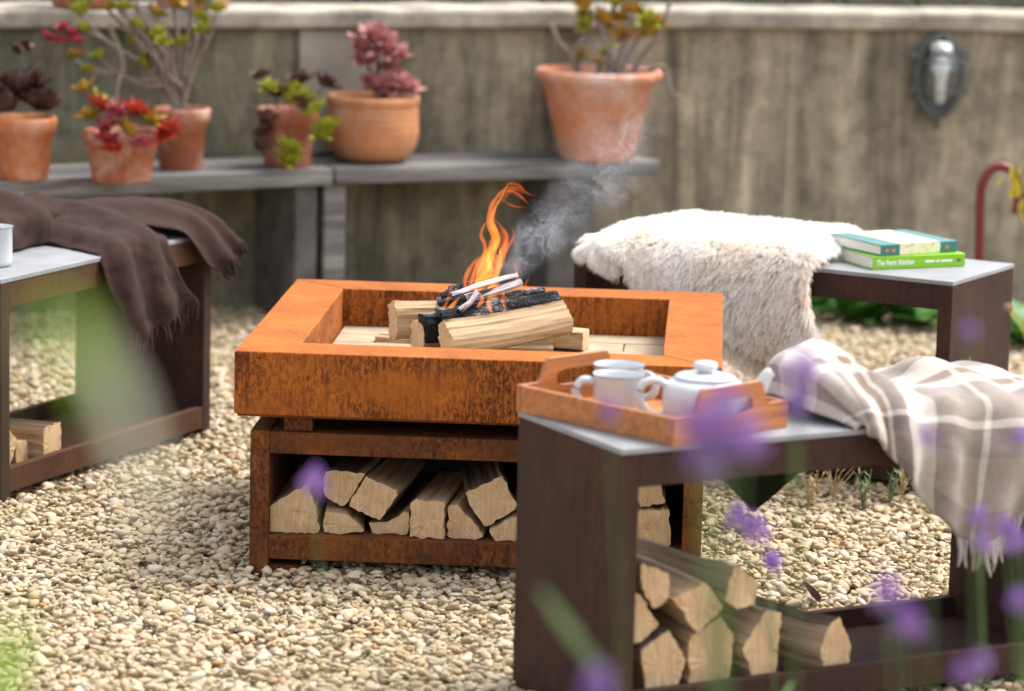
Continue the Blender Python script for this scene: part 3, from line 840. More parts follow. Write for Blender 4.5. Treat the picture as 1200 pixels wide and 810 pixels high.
def smoke():
    path = [(584, 350), (602, 320), (630, 288), (662, 256), (694, 226), (712, 190), (716, 150), (708, 100), (700, 50)]
    rad = [14, 34, 52, 62, 66, 66, 66, 62, 58]
    P, RR = [], []
    for (x, y), r in zip(path, rad):
        u, z = px2pit(x, y); P.append(PIT.w(u, .52, z)); RR.append(r / 565)
    P2 = spline([(p.x, p.y, p.z, r) for p, r in zip(P, RR)], 5)
    c = Vector(P2[0][:3])
    o = obj('smoke', tube([Vector(p[:3]) - c for p in P2], [p[3] * 1.15 for p in P2], 20), None, None, smooth=True)
    o.location = c
    tag(o, 'thin blue-grey smoke drifting up from the fire', 'smoke', kind='stuff')
    m = bpy.data.materials.new('smoke'); m.use_nodes = True; nt = m.node_tree
    for n in list(nt.nodes):
        if n.type == 'BSDF_PRINCIPLED': nt.nodes.remove(n)
    tc = N(nt, 'ShaderNodeTexCoord'); ob = tc.outputs['Object']
    def math_(op, a, b=None):
        q = N(nt, 'ShaderNodeMath', operation=op)
        for k, val in enumerate((a, b)):
            if val is None: continue
            if isinstance(val, (int, float)): q.inputs[k].default_value = val
            else: nt.links.new(val, q.inputs[k])
        return q.outputs[0]
    # plume axis as a function of height, so the smoke thins out towards the sides
    sz = N(nt, 'ShaderNodeSeparateXYZ'); nt.links.new(ob, sz.inputs[0])
    ZM = 0.62
    zt = math_('DIVIDE', sz.outputs[2], ZM)
    samp = [P2[k] for k in range(0, len(P2), 3)]
    stops_x = [(max(0, min(1, (p[2] - c.z) / ZM)), (p[0] - c.x + .1) / .5) for p in samp]
    stops_y = [(max(0, min(1, (p[2] - c.z) / ZM)), (p[1] - c.y + .1) / .5) for p in samp]
    stops_r = [(max(0, min(1, (p[2] - c.z) / ZM)), p[3]) for p in samp]
    xc = ramp(nt, zt, stops_x); yc = ramp(nt, zt, stops_y); rc = ramp(nt, zt, stops_r)
    dx = math_('SUBTRACT', math_('ADD', sz.outputs[0], .1), math_('MULTIPLY', xc, .5))
    dy = math_('SUBTRACT', math_('ADD', sz.outputs[1], .1), math_('MULTIPLY', yc, .5))
    rr = math_('DIVIDE', math_('SQRT', math_('ADD', math_('MULTIPLY', dx, dx), math_('MULTIPLY', dy, dy))), rc)
    fall = ramp(nt, rr, [(0.10, 1.0), (0.50, 0.45), (0.85, 0.06), (0.98, 0.0)])
    wn_ = N(nt, 'ShaderNodeTexNoise', Scale=8.0, Detail=4.0); nt.links.new(ob, wn_.inputs['Vector'])
    sb = N(nt, 'ShaderNodeVectorMath', operation='SUBTRACT'); nt.links.new(wn_.outputs['Color'], sb.inputs[0]); sb.inputs[1].default_value = (.5, .5, .5)
    scl = N(nt, 'ShaderNodeVectorMath', operation='SCALE'); nt.links.new(sb.outputs[0], scl.inputs[0]); scl.inputs['Scale'].default_value = 0.30
    ad = N(nt, 'ShaderNodeVectorMath', operation='ADD'); nt.links.new(ob, ad.inputs[0]); nt.links.new(scl.outputs[0], ad.inputs[1])
    n1 = noise(nt, ad.outputs[0], 15, 3, 0.55)
    b = math_('ABSOLUTE', math_('SUBTRACT', n1, 0.5))
    rd = ramp(nt, b, [(0.0, 1.0), (0.010, 0.50), (0.026, 0.16), (0.07, 0.05), (0.2, 0.02)])
    big = ramp(nt, noise(nt, ob, 8, 2), [(0.40, 0.16), (0.62, 1.0)])
    fade = ramp(nt, zt, [(0.0, 0.8), (0.16, 1.0), (0.30, 0.75), (0.42, 0.42), (0.60, 0.22), (0.85, 0.10), (1.0, 0.0)])
    d = math_('MULTIPLY', math_('MULTIPLY', math_('MULTIPLY', rd, big), math_('MULTIPLY', fall, fade)), 44.0)
    pv = N(nt, 'ShaderNodeVolumePrincipled'); pv.inputs['Color'].default_value = (0.82, 0.87, 0.97, 1)
    nt.links.new(d, pv.inputs['Density'])
    nt.links.new(pv.outputs[0], nt.nodes['Material Output'].inputs['Volume'])
    o.data.materials.append(m)
smoke()

# ------------------------------------------------------------------ textiles
def cloth_grid(ctrl, mu, mv):
    """bicubic upsampling of a control grid [row][col] -> points and uv"""
    rows = [spline(r, mv) for r in ctrl]
    cols = [spline([rows[i][j] for i in range(len(rows))], mu) for j in range(len(rows[0]))]
    nu, nv = len(cols[0]), len(cols)
    return [[Vector(cols[j][i]) for j in range(nv)] for i in range(nu)]

def cloth(name, ctrl, mat, parent, mu=8, mv=8, amp=0.004, freq=18, seed=0, thick=0.006, folds=None, uvs=(1, 1)):
    G = cloth_grid(ctrl, mu, mv); nu, nv = len(G), len(G[0])
    v, uv = [], []
    for i in range(nu):
        for j in range(nv):
            p = G[i][j]
            du = G[min(i + 1, nu - 1)][j] - G[max(i - 1, 0)][j]; dv = G[i][min(j + 1, nv - 1)] - G[i][max(j - 1, 0)]
            n = du.cross(dv)
            n = n.normalized() if n.length > 1e-9 else Vector((0, 0, 1))
            d = amp * (mnoise.noise(p * freq + Vector((seed, 0, 0))) + .5 * mnoise.noise(p * freq * 2.7 + Vector((0, seed, 0))))
            if folds:
                k, a, dr = folds
                t = j / (nv - 1) if dr == 'v' else i / (nu - 1)
                o_ = i / (nu - 1) if dr == 'v' else j / (nv - 1)
                d += a * math.sin(k * 2 * math.pi * t + 1.6 * math.sin(3 * o_ + seed)) * (0.35 + 0.65 * o_)
            p = p + n * d
            v.append(tuple(p)); uv.append((uvs[0] * i / (nu - 1), uvs[1] * j / (nv - 1)))
    f = [(i * nv + j, i * nv + j + 1, (i + 1) * nv + j + 1, (i + 1) * nv + j) for i in range(nu - 1) for j in range(nv - 1)]
    me = mesh(name, v, f, True, uv=uv)
    o = link(name, me, mat, parent, solid=thick, subsurf=1)
    return o, [[Vector(v[i * nv + j]) for j in range(nv)] for i in range(nu)]

def tassels(edge, parent, mat, n, length, r, seed=0, out=Vector((0, 0, 0)), name='tassel'):
    rr = random.Random(seed)
    E = [Vector(p) for p in edge]
    for k in range(n):
        t = (k + .5) / n * (len(E) - 1); i = min(int(t), len(E) - 2)
        p = E[i].lerp(E[i + 1], t - i)
        l = length * rr.uniform(.75, 1.15)
        d = Vector((rr.uniform(-.25, .25), rr.uniform(-.25, .25), -1)) + out
        m1 = p + d * l * .5 + Vector((rr.uniform(-1, 1), rr.uniform(-1, 1), 0)) * .004
        q = p + d * l
        obj(name, tube(spline([p + Vector((0, 0, .004)), m1, q], 3), [r * .8, r, r * 1.05, r, r * .95, r * .75, r * .35], 6), mat, parent, smooth=True)

def wool(name, c, rough=0.95, fuzz=0.6):
    m, nt, b = new_mat(name, rough, 0.1)
    v = coords(nt)
    n = noise(nt, v, 120, 8, 0.8)
    col = ramp(nt, n, [(0.25, tuple(x * .70 for x in c)), (0.75, tuple(min(1, x * 1.28) for x in c))])
    nt.links.new(col, b.inputs['Base Color'])
    b.inputs['Sheen Weight'].default_value = fuzz; b.inputs['Sheen Roughness'].default_value = 0.5
    bump(nt, b, noise(nt, v, 330, 4, 0.75), 0.8, 0.003)
    return m
M_THROW = wool('brown_wool', (0.044, 0.024, 0.020), fuzz=0.03)

def row(u0, u1, v, zs, k=None):
    n = len(zs)
    return [(u0 + (u1 - u0) * j / (n - 1), v if not isinstance(v, (list, tuple)) else v[j], z) for j, z in enumerate(zs)]

throw = empty('brown_throw', LB.o, LB.a, 'dark brown fringed wool throw thrown over the end of the left bench', 'throw')
ff, G = cloth('front_fall', [
    row(.60, .98, [.375, .37, .37, .37, .365], [.497, .535, .545, .535, .505]),
    row(.57, .92, .28, [.494, .530, .552, .545, .510]),
    row(.535, .865, .16, [.494, .520, .545, .535, .505]),
    row(.49, .80, .05, [.493, .512, .525, .520, .497]),
    row(.455, .745, -.012, [.485, .502, .508, .505, .487]),
    row(.462, .752, -.030, [.425, .430, .435, .430, .425]),
    row(.500, .790, -.036, [.360, .358, .362, .365, .372]),
    row(.535, .830, -.034, [.302, .296, .305, .322, .338])], M_THROW, throw, folds=(2.2, .011, 'v'), seed=3, amp=.008)
tassels(G[-1], throw, M_THROW, 24, .042, .0048, 5)
ef, G = cloth('end_fall', [
    [(.985, .36, .470), (.92, .34, .535), (.84, .27, .548), (.77, .19, .540), (.70, .12, .520)],
    [(1.02, .29, .470), (.97, .236, .545), (.90, .18, .552), (.83, .12, .540), (.765, .05, .512)],
    [(1.04, .20, .470), (.998, .154, .540), (.93, .10, .545), (.87, .045, .530), (.80, -.006, .500)],
    [(1.045, .11, .465), (1.00, .065, .525), (.95, .03, .527), (.90, -.008, .507), (.842, -.024, .466)],
    [(1.05, .03, .455), (1.012, -.008, .492), (.975, -.022, .480), (.93, -.032, .455), (.885, -.036, .418)],
    [(1.055, -.02, .440), (1.018, -.050, .462), (.99, -.052, .440), (.965, -.050, .420), (.938, -.046, .394)]], M_THROW, throw, folds=(2.6, .008, 'v'), seed=8, amp=.005)
tassels(G[-1], throw, M_THROW, 16, .032, .0046, 6, out=Vector((.35, -.2, .2)))
bf, G = cloth('bunched_fold', [
    [(.33, .20, .489), (.33, .21, .51), (.33, .26, .52), (.33, .32, .51), (.33, .36, .489)],
    [(.42, .19, .490), (.41, .20, .555), (.42, .27, .580), (.42, .34, .565), (.42, .385, .500)],
    [(.54, .20, .490), (.53, .205, .560), (.54, .28, .590), (.54, .34, .580), (.55, .390, .495)],
    [(.63, .22, .490), (.62, .225, .545), (.65, .28, .575), (.66, .34, .572), (.66, .390, .495)],
    [(.70, .26, .498), (.71, .27, .530), (.73, .30, .555), (.74, .34, .552), (.75, .385, .500)]], M_THROW, throw, folds=(2.3, .014, 'u'), seed=12, amp=.014, freq=13)

# checked blanket
def plaid():
    m, nt, b = new_mat('checked_wool', 0.95, 0.1)
    tc = N(nt, 'ShaderNodeTexCoord'); sx = N(nt, 'ShaderNodeSeparateXYZ'); nt.links.new(tc.outputs['UV'], sx.inputs[0])
    W, G_, Bn, L = (0.62, 0.58, 0.52), (0.16, 0.128, 0.12), (0.21, 0.125, 0.08), (0.26, 0.212, 0.188)
    def bands(s, per):
        fr = N(nt, 'ShaderNodeMath', operation='FRACT'); mm = N(nt, 'ShaderNodeMath', operation='MULTIPLY')
        nt.links.new(s, mm.inputs[0]); mm.inputs[1].default_value = per; nt.links.new(mm.outputs[0], fr.inputs[0])
        return fr.outputs[0]
    a = ramp(nt, bands(sx.outputs[0], 1.0), [(0, W), (.05, L), (.11, W), (.17, L), (.20, W), (.255, Bn), (.295, W), (.31, G_), (.37, W), (.50, L), (.66, W), (.675, L), (.84, W), (.855, G_), (.93, L)], 'CONSTANT')
    c = ramp(nt, bands(sx.outputs[1], 1.0), [(0, W), (.10, L), (.24, W), (.38, Bn), (.43, W), (.50, L), (.72, W), (.745, G_), (.82, L), (.93, G_)], 'CONSTANT')
    col = mix(nt, a, c, 0.5)
    v = coords(nt); col = mix(nt, col, ramp(nt, noise(nt, v, 70, 5, .7), [(.25, .78), (.75, 1.12)]), .8, 'MULTIPLY')
    nt.links.new(col, b.inputs['Base Color'])
    b.inputs['Sheen Weight'].default_value = 0.3
    bump(nt, b, noise(nt, v, 420, 3, .7), .5, .0015)
    return m
M_PLAID = plaid()
M_FRINGE = wool('grey_fringe', (0.34, 0.30, 0.285), fuzz=.2)
bl = empty('checked_blanket', FG.o, FG.a, 'cream and grey checked wool blanket bunched over the right of the front bench', 'blanket')
cb, G = cloth('blanket_cloth', [
    [(.44, .30, .489), (.435, .24, .505), (.425, .15, .508), (.432, .08, .500), (.445, .035, .494), (.455, .012, .491), (.462, .004, .491)],
    [(.475, .33, .491), (.455, .26, .555), (.437, .16, .562), (.440, .085, .555), (.458, .02, .520), (.468, -.004, .498), (.478, -.012, .489)],
    [(.545, .345, .491), (.525, .27, .588), (.51, .17, .590), (.50, .09, .565), (.497, .005, .530), (.497, -.026, .488), (.498, -.034, .455)],
    [(.60, .345, .491), (.59, .27, .565), (.58, .17, .548), (.565, .09, .550), (.55, .005, .522), (.540, -.032, .470), (.545, -.036, .395)],
    [(.66, .345, .491), (.655, .26, .518), (.65, .17, .512), (.635, .09, .515), (.62, .0, .515), (.598, -.036, .445), (.598, -.042, .335)],
    [(.73, .345, .495), (.73, .25, .540), (.725, .17, .540), (.715, .09, .530), (.695, -.005, .512), (.665, -.042, .420), (.655, -.048, .285)],
    [(.81, .345, .495), (.81, .24, .535), (.81, .16, .532), (.80, .08, .522), (.785, -.01, .505), (.755, -.050, .415), (.715, -.054, .285)],
    [(.89, .345, .495), (.89, .23, .520), (.89, .15, .518), (.885, .07, .512), (.875, -.015, .500), (.85, -.056, .430), (.800, -.060, .340)],
    [(.955, .34, .492), (.96, .22, .505), (.96, .14, .505), (.96, .06, .502), (.955, -.02, .492), (.94, -.060, .440), (.89, -.062, .375)]],
    M_PLAID, bl, mu=7, mv=7, folds=(5.5, .011, 'u'), seed=21, amp=.010, freq=14, thick=.009)
edge = [G[i][-1] for i in range(int(len(G) * .60), len(G))]
tassels(edge, bl, M_FRINGE, 32, .052, .0040, 9)
obj('trailing_corner', move(box(0, 0.11, 0, 0.09, 0, 0.014), (.375, .262, .487)), M_PLAID, bl, bevel=.006, seg=3)

# dark cloth corner hanging at the back of the front bench
M_GREEN = wool('dark_green_cloth', (0.028, 0.032, 0.018), fuzz=.1)
nap = empty('dark_cloth', FG.o, FG.a, 'dark olive cloth whose pointed corner hangs behind the front bench seat', 'cloth')
cloth('cloth_corner', [
    [(.36, .300, .4885), (.45, .300, .4885), (.55, .300, .4885), (.65, .300, .4885)],
    [(.36, .352, .4890), (.45, .352, .4890), (.55, .352, .4890), (.65, .352, .4890)],
    [(.37, .366, .470), (.45, .368, .470), (.55, .368, .470), (.64, .366, .470)],
    [(.395, .368, .36), (.46, .370, .36), (.54, .370, .355), (.61, .368, .35)],
    [(.445, .368, .31), (.475, .370, .305), (.520, .370, .30), (.56, .368, .305)],
    [(.490, .368, .266), (.494, .369, .262), (.499, .369, .262), (.503, .368, .266)]], M_GREEN, nap, mu=5, mv=5, amp=.002, thick=.003)

# ------------------------------------------------------------------ sheepskin
def fleece_mat():
    m, nt, b = new_mat('fleece', 0.9, 0.1)
    v = coords(nt)
    c = ramp(nt, noise(nt, v, 7.5, 4, 0.6, 0.3), [(0.32, (0.90, 0.81, 0.72)), (0.44, (0.96, 0.915, 0.86)), (0.58, (0.98, 0.955, 0.92))])
    nt.links.new(c, b.inputs['Base Color'])
    tr = N(nt, 'ShaderNodeBsdfTranslucent'); nt.links.new(c, tr.inputs[0])
    mx = N(nt, 'ShaderNodeMixShader'); mx.inputs[0].default_value = .45
    nt.links.new(b.outputs[0], mx.inputs[1]); nt.links.new(tr.outputs[0], mx.inputs[2])
    nt.links.new(mx.outputs[0], nt.nodes['Material Output'].inputs[0])
    return m
M_FLEECE = fleece_mat()
def sheepskin():
    r = empty('sheepskin', RB.o, RB.a, 'fluffy cream sheepskin draped over the back right bench', 'sheepskin')
    us = [.070, .14, .22, .31, .40, .49, .555, .592]
    bot = [.490, .468, .412, .355, .305, .265, .262, .315]
    bv = [.39, .40, .395, .39, .39, .385, .37, .33]
    ctrl = []
    for i, (u, zb, vb) in enumerate(zip(us, bot, bv)):
        e = 0.0 if 0 < i < len(us) - 1 else 1.0
        h = .522 - .014 * e
        s = (0, .0, .006, .016, .030, .048, .070, .085)[i]
        ctrl.append([(u, vb, .470), (u, vb - .03, h - .006), (u, .20, h), (u + s * .2, .05, h), (u + s * .3, -.018, .495 - .004 * e), (u + s * .5, -.040, (.49 + zb) / 2), (u + s * .8, -.046, zb + .012)])
    o, G = cloth('hide', ctrl, M_FLEECE, r, mu=6, mv=6, amp=.006, freq=12, seed=31, thick=.006)
    nu, nv = len(G), len(G[0])
    P = np.array([[tuple(p) for p in rw] for rw in G])
    n = 64000; K = 6
    a = npr.uniform(0, nu - 1.001, n); b = npr.uniform(0, nv - 1.001, n)
    # a fringe of extra locks round the edge
    ke = n // 8
    side = npr.integers(0, 4, ke)
    a[:ke] = np.where(side == 0, 0.05, np.where(side == 1, nu - 1.05, a[:ke])); b[:ke] = np.where(side == 2, 0.05, np.where(side == 3, nv - 1.05, b[:ke]))
    i = a.astype(int); j = b.astype(int); fa = (a - i)[:, None]; fb = (b - j)[:, None]
    root = P[i, j] * (1 - fa) * (1 - fb) + P[i + 1, j] * fa * (1 - fb) + P[i, j + 1] * (1 - fa) * fb + P[i + 1, j + 1] * fa * fb
    du = P[i + 1, j] - P[i, j]; dv = P[i, j + 1] - P[i, j]
    nor = np.cross(dv, du); nor /= np.linalg.norm(nor, axis=1)[:, None] + 1e-9
    cen = P.reshape(-1, 3).mean(0)
    flip = np.sign((nor * (root - (cen - np.array([0, -.1, .25])))).sum(1)); nor *= np.where(flip == 0, 1, flip)[:, None]
    # locks: clumps share a direction
    cl = np.array([mnoise.noise_vector(Vector(q) * 19) for q in root]); cl2 = np.array([mnoise.noise_vector(Vector(q) * 70 + Vector((5, 1, 0))) for q in root])
    outw = np.zeros_like(root)
    outw += np.where(a < 1.2, 1, 0)[:, None] * np.array([-1, 0, -.15]) + np.where(a > nu - 2.2, 1, 0)[:, None] * np.array([.45, 0, -.1])
    outw += np.where(b > nv - 2.2, 1, 0)[:, None] * np.array([0, -.1, -1]) + np.where(b < 1.2, 1, 0)[:, None] * np.array([0, 1, -.2])
    d = nor * .85 + cl * .40 + cl2 * .22 + npr.normal(0, .14, (n, 3)) + outw * .8 + np.array([0, -.05, -.30])
    inside = (d * nor).sum(1); d += nor * np.where(inside < .15, .2 - inside, 0)[:, None] * np.where(np.abs(outw).sum(1) > 0, .3, 1)[:, None]
    d /= np.linalg.norm(d, axis=1)[:, None]
    ln = npr.uniform(.024, .040, n) * np.where(root[:, 1] < 0.03, 1.25, 1.0)
    t = np.linspace(0, 1, K)
    curl = cl2 * .006
    pts = root[:, None, :] + d[:, None, :] * (ln[:, None] * t[None])[..., None]
    pts += np.array([0, 0, -1]) * (ln[:, None] * .42 * t[None] ** 2)[..., None]
    pts += curl[:, None, :] * np.sin(t * 5.5)[None, :, None]
    hc = bpy.data.hair_curves.new('fleece')
    hc.add_curves([K] * n)
    hc.attributes['position'].data.foreach_set('vector', pts.astype(np.float32).ravel())
    ra = hc.attributes.get('radius') or hc.attributes.new('radius', 'FLOAT', 'POINT')
    rad = np.tile(np.array([.0008, .0009, .0008, .0007, .0006, .0003]), n)
    ra.data.foreach_set('value', rad.astype(np.float32))
    hc.materials.append(M_FLEECE)
    h = bpy.data.objects.new('fleece', hc); COL.objects.link(h); h.parent = r
    h['kind'] = 'stuff'
sheepskin()

# ------------------------------------------------------------------ tea tray and crockery
def tray_wood():
    m, nt, b = new_mat('tray_wood', 0.45, 0.4)
    v = coords(nt, (.08, 1, 1)); n = noise(nt, v, 70, 5, .6, .4)
    c = ramp(nt, n, [(.3, (0.27, 0.090, 0.028)), (.7, (0.50, 0.195, 0.062))])
    nt.links.new(c, b.inputs['Base Color']); return m
M_TRAY = tray_wood()
M_ENAMEL = plain('white_enamel', (0.56, 0.58, 0.61), 0.22, 0.5, 0.02, 10)
M_RIMLINE = plain('grey_rim', (0.16, 0.17, 0.18), 0.35)

def handle_end(L, H, T):
    """end board of the tray with a raised, slotted grip: profile in x-z, thickness in y"""
    n = 48; xs = [-L / 2 + L * i / n for i in range(n + 1)]
    def top(x):
        k = abs(x) / (L / 2)
        t = min(1, max(0, (0.66 - k) / 0.16)); t = t * t * (3 - 2 * t)
        return H + 0.040 * t
    def slot(x):
        k = abs(x) / (L / 2)
        if k > .40: return None
        h = 0.015 * math.sqrt(max(0, 1 - (k / .40) ** 4))
        return (0.050 - h * .9, 0.050 + h)
    v, f = [], []
    def quad(a, b, c, d):
        k = len(v); v.extend([a, b, c, d]); f.append((k, k + 1, k + 2, k + 3))
    for i in range(n):
        x0, x1 = xs[i], xs[i + 1]
        spans0, spans1 = [(0, top(x0))], [(0, top(x1))]
        s0, s1 = slot(x0), slot(x1)
        if s0 and s1:
            spans0 = [(0, s0[0]), (s0[1], top(x0))]; spans1 = [(0, s1[0]), (s1[1], top(x1))]
        for (a0, b0), (a1, b1) in zip(spans0, spans1):
            quad((x0, 0, a0), (x1, 0, a1), (x1, 0, b1), (x0, 0, b0))
            quad((x0, T, b0), (x1, T, b1), (x1, T, a1), (x0, T, a0))
            quad((x0, 0, b0), (x1, 0, b1), (x1, T, b1), (x0, T, b0))
            quad((x0, 0, a0), (x0, T, a0), (x1, T, a1), (x1, 0, a1))
        if bool(s0) != bool(s1):
            s = s0 or s1; x = x0 if s0 else x1
            quad((x, 0, s[0]), (x, T, s[0]), (x, T, s[1]), (x, 0, s[1]))
    for x in (xs[0], xs[-1]): quad((x, 0, 0), (x, T, 0), (x, T, top(x)), (x, 0, top(x)))
    return v, f

def tea_tray():
    a = R(15.0)
    cu, cv = .173, .203
    p = FG.w(cu, cv, BH + .0005)
    r = empty('tea_tray', p, FG.a + a, 'reddish wooden tray with cut-out handles on the front bench', 'tray')
    LX, LY = .276, .376
    obj('tray_base', box(-LX / 2 + .011, LX / 2 - .011, -LY / 2 + .011, LY / 2 - .011, .0, .008), M_TRAY, r)
    for s in (-1, 1):
        x0 = s * LX / 2 - (.010 if s > 0 else 0)
        obj('side_rail', box(x0, x0 + .010, -LY / 2 + .0105, LY / 2 - .0105, 0, .047), M_TRAY, r, bevel=.002)
        o = obj('handle_end', handle_end(LX, .047, .010), M_TRAY, r)
        o.location = (0, s * LY / 2 - (.010 if s > 0 else 0), 0)
tea_tray()

def mug(p, rz, r_, h, label, handle=True):
    o = empty('mug', p, rz, label, 'mug', 'white enamel mugs')
    prof = [(.001, 0), (r_ * .86, 0), (r_ * .97, .004), (r_, .012), (r_, h - .004), (r_ * 1.045, h - .001), (r_ * 1.05, h + .001), (r_ * .985, h), (r_ * .955, h - .006), (r_ * .95, .010), (r_ * .8, .006), (.001, .006)]
    obj('cup', lathe(prof, 40), M_ENAMEL, o, smooth=True)
    ring = [(r_ * 1.046, h - .0008), (r_ * 1.058, h + .0004), (r_ * 1.05, h + .0018), (r_ * 1.03, h + .0016)]
    obj('rim', lathe(ring + ring[:1], 40), M_RIMLINE, o, smooth=True)
    if handle:
        path = spline([(-r_ * .97, 0, h * .80), (-r_ - .018, 0, h * .84), (-r_ - .030, 0, h * .62), (-r_ - .026, 0, h * .36), (-r_ - .008, 0, h * .22), (-r_ * .97, 0, h * .20)], 5)
        obj('handle', tube(path, .0048, 8, 1.5), M_ENAMEL, o, smooth=True)
    return o
ZT = BH + .0090
mug(FG.w(.125, .232, ZT), 0.05, .0425, .068, 'white enamel mug nearest the teapot, handle to the left')
mug(FG.w(.172, .312, ZT), 2.6, .0425, .068, 'white mug at the back of the tray, mostly hidden by the nearer mug')
mug(LB.w(.225, .125, BH + .0008), 1.5, .042, .085, 'white handleless-looking cup on the left bench beside the brown throw', False)

def teapot():
    o = empty('teapot', FG.w(.222, .110, ZT), 0.0, 'white enamel teapot with round knob lid standing on the tray', 'teapot')
    prof = [(.001, 0), (.056, 0), (.066, .004), (.070, .014), (.071, .044), (.069, .062), (.062, .071), (.050, .076), (.049, .077), (.001, .077)]
    body = obj('body', lathe(prof, 48), M_ENAMEL, o, smooth=True)
    lid = obj('lid', lathe([(.052, .0765), (.053, .0785), (.046, .0820), (.028, .0845), (.012, .0860), (.001, .0862)], 40), M_ENAMEL, o, smooth=True)
    obj('knob', lathe([(.012, .0850), (.012, .089), (.019, .091), (.021, .097), (.019, .103), (.010, .105), (.001, .1052)], 28), M_ENAMEL, lid, smooth=True)
    path = spline([(-.064, 0, .062), (-.082, 0, .070), (-.103, 0, .064), (-.111, 0, .044), (-.102, 0, .022), (-.084, 0, .010), (-.066, 0, .012)], 6)
    obj('handle', tube(path, .0062, 10, 1.2), M_ENAMEL, o, smooth=True)
    sp = spline([(.052, 0, .026), (.075, 0, .036), (.092, 0, .060), (.104, 0, .083), (.112, 0, .090)], 6)
    n = len(sp)
    obj('spout', tube(sp, [.021 - .0125 * (i / (n - 1)) ** .7 for i in range(n)], 14), M_ENAMEL, o, smooth=True)
teapot()

# ------------------------------------------------------------------ books
M_PAGES = plain('page_edges', (0.74, 0.71, 0.66), 0.8, .2, .06, 200)
M_LIME = plain('lime_cover', (0.22, 0.50, 0.015), 0.4, .4, .03)
M_TEAL = plain('teal_cover', (0.035, 0.165, 0.165), 0.4, .4, .06)
def jacket():
    m, nt, b = new_mat('floral_jacket', .45, .4)
    v = coords(nt)
    c = ramp(nt, noise(nt, v, 45, 4, .6, .8), [(.34, (.20, .30, .08)), (.42, (.62, .60, .36)), (.52, (.76, .70, .54)), (.64, (.74, .60, .36)), (.70, (.52, .24, .12))])
    nt.links.new(c, b.inputs['Base Color']); return m
M_JACKET = jacket()
M_WHITE = plain('white_print', (0.85, 0.87, 0.82), .5, .3, .02)
M_ORANGE = plain('orange_print', (0.55, 0.19, 0.05), .5, .3, .1)

def book(pos, rz, L, W, T, cover, label):
    """spine along +X (front, facing -Y), pages running to +Y"""
    r = empty('book', pos, rz, label, 'book', 'books on the back right bench')
    c = .0022
    obj('cover_back', box(0, L, 0, W, 0, c), cover, r, bevel=.0006)
    obj('cover_front', box(0, L, 0, W, T - c, T), cover, r, bevel=.0006)
    obj('spine', box(0, L, -.0022, 0, 0, T), cover, r, bevel=.0008)
    obj('pages', box(.003, L - .003, .0006, W - .004, c + .0002, T - c - .0002), M_PAGES, r)
    return r
GB = book(RB.w(.742, .050, BH + .0006), RB.a + R(53.5), .240, .185, .029, M_LIME, 'bright lime green hardback lying under the teal book')
def text(body, size, parent, loc, m):
    cu = bpy.data.curves.new('lettering', 'FONT'); cu.body = body; cu.size = size; cu.extrude = .0002
    cu.align_y = 'CENTER'
    o = bpy.data.objects.new('lettering', cu); COL.objects.link(o); cu.materials.append(m)
    cu.offset = .0004
    bpy.context.view_layer.update()
    me = bpy.data.meshes.new_from_object(o.evaluated_get(bpy.context.evaluated_depsgraph_get()))
    bpy.data.objects.remove(o); o = bpy.data.objects.new('lettering', me); COL.objects.link(o)
    if not me.materials: me.materials.append(m)
    o.parent = parent; o.location = loc; o.rotation_euler = (R(90), 0, 0)
    return o
t1 = text('The Farm Kitchen', .0165, GB, (.010, -.0026, .0145), M_WHITE)
t1.scale = (.80, 1, 1)
for k, (x0, x1) in enumerate(((.135, .160), (.164, .172), (.176, .206))):
    obj('spine_mark', box(x0, x1, -.0026, -.0023, .0122, .0168), M_WHITE, GB)
obj('publisher_mark', box(.218, .228, -.0026, -.0023, .011, .018), M_TEAL, GB)
TB = book(RB.w(.752, .068, BH + .0305), RB.a + R(60), .215, .200, .025, M_TEAL, 'teal book with a cream floral jacket lying on the green book')
obj('jacket_panel', box(.052, .165, .001, .198, .0252, .0260), M_JACKET, TB)
obj('jacket_spine', box(.052, .165, -.0031, -.0024, .0004, .0255), M_JACKET, TB)
for k, x0 in enumerate((.012, .030, .180)):
    obj('spine_ornament', box(x0, x0 + .010, -.0030, -.0024, .008, .015), M_ORANGE, TB)

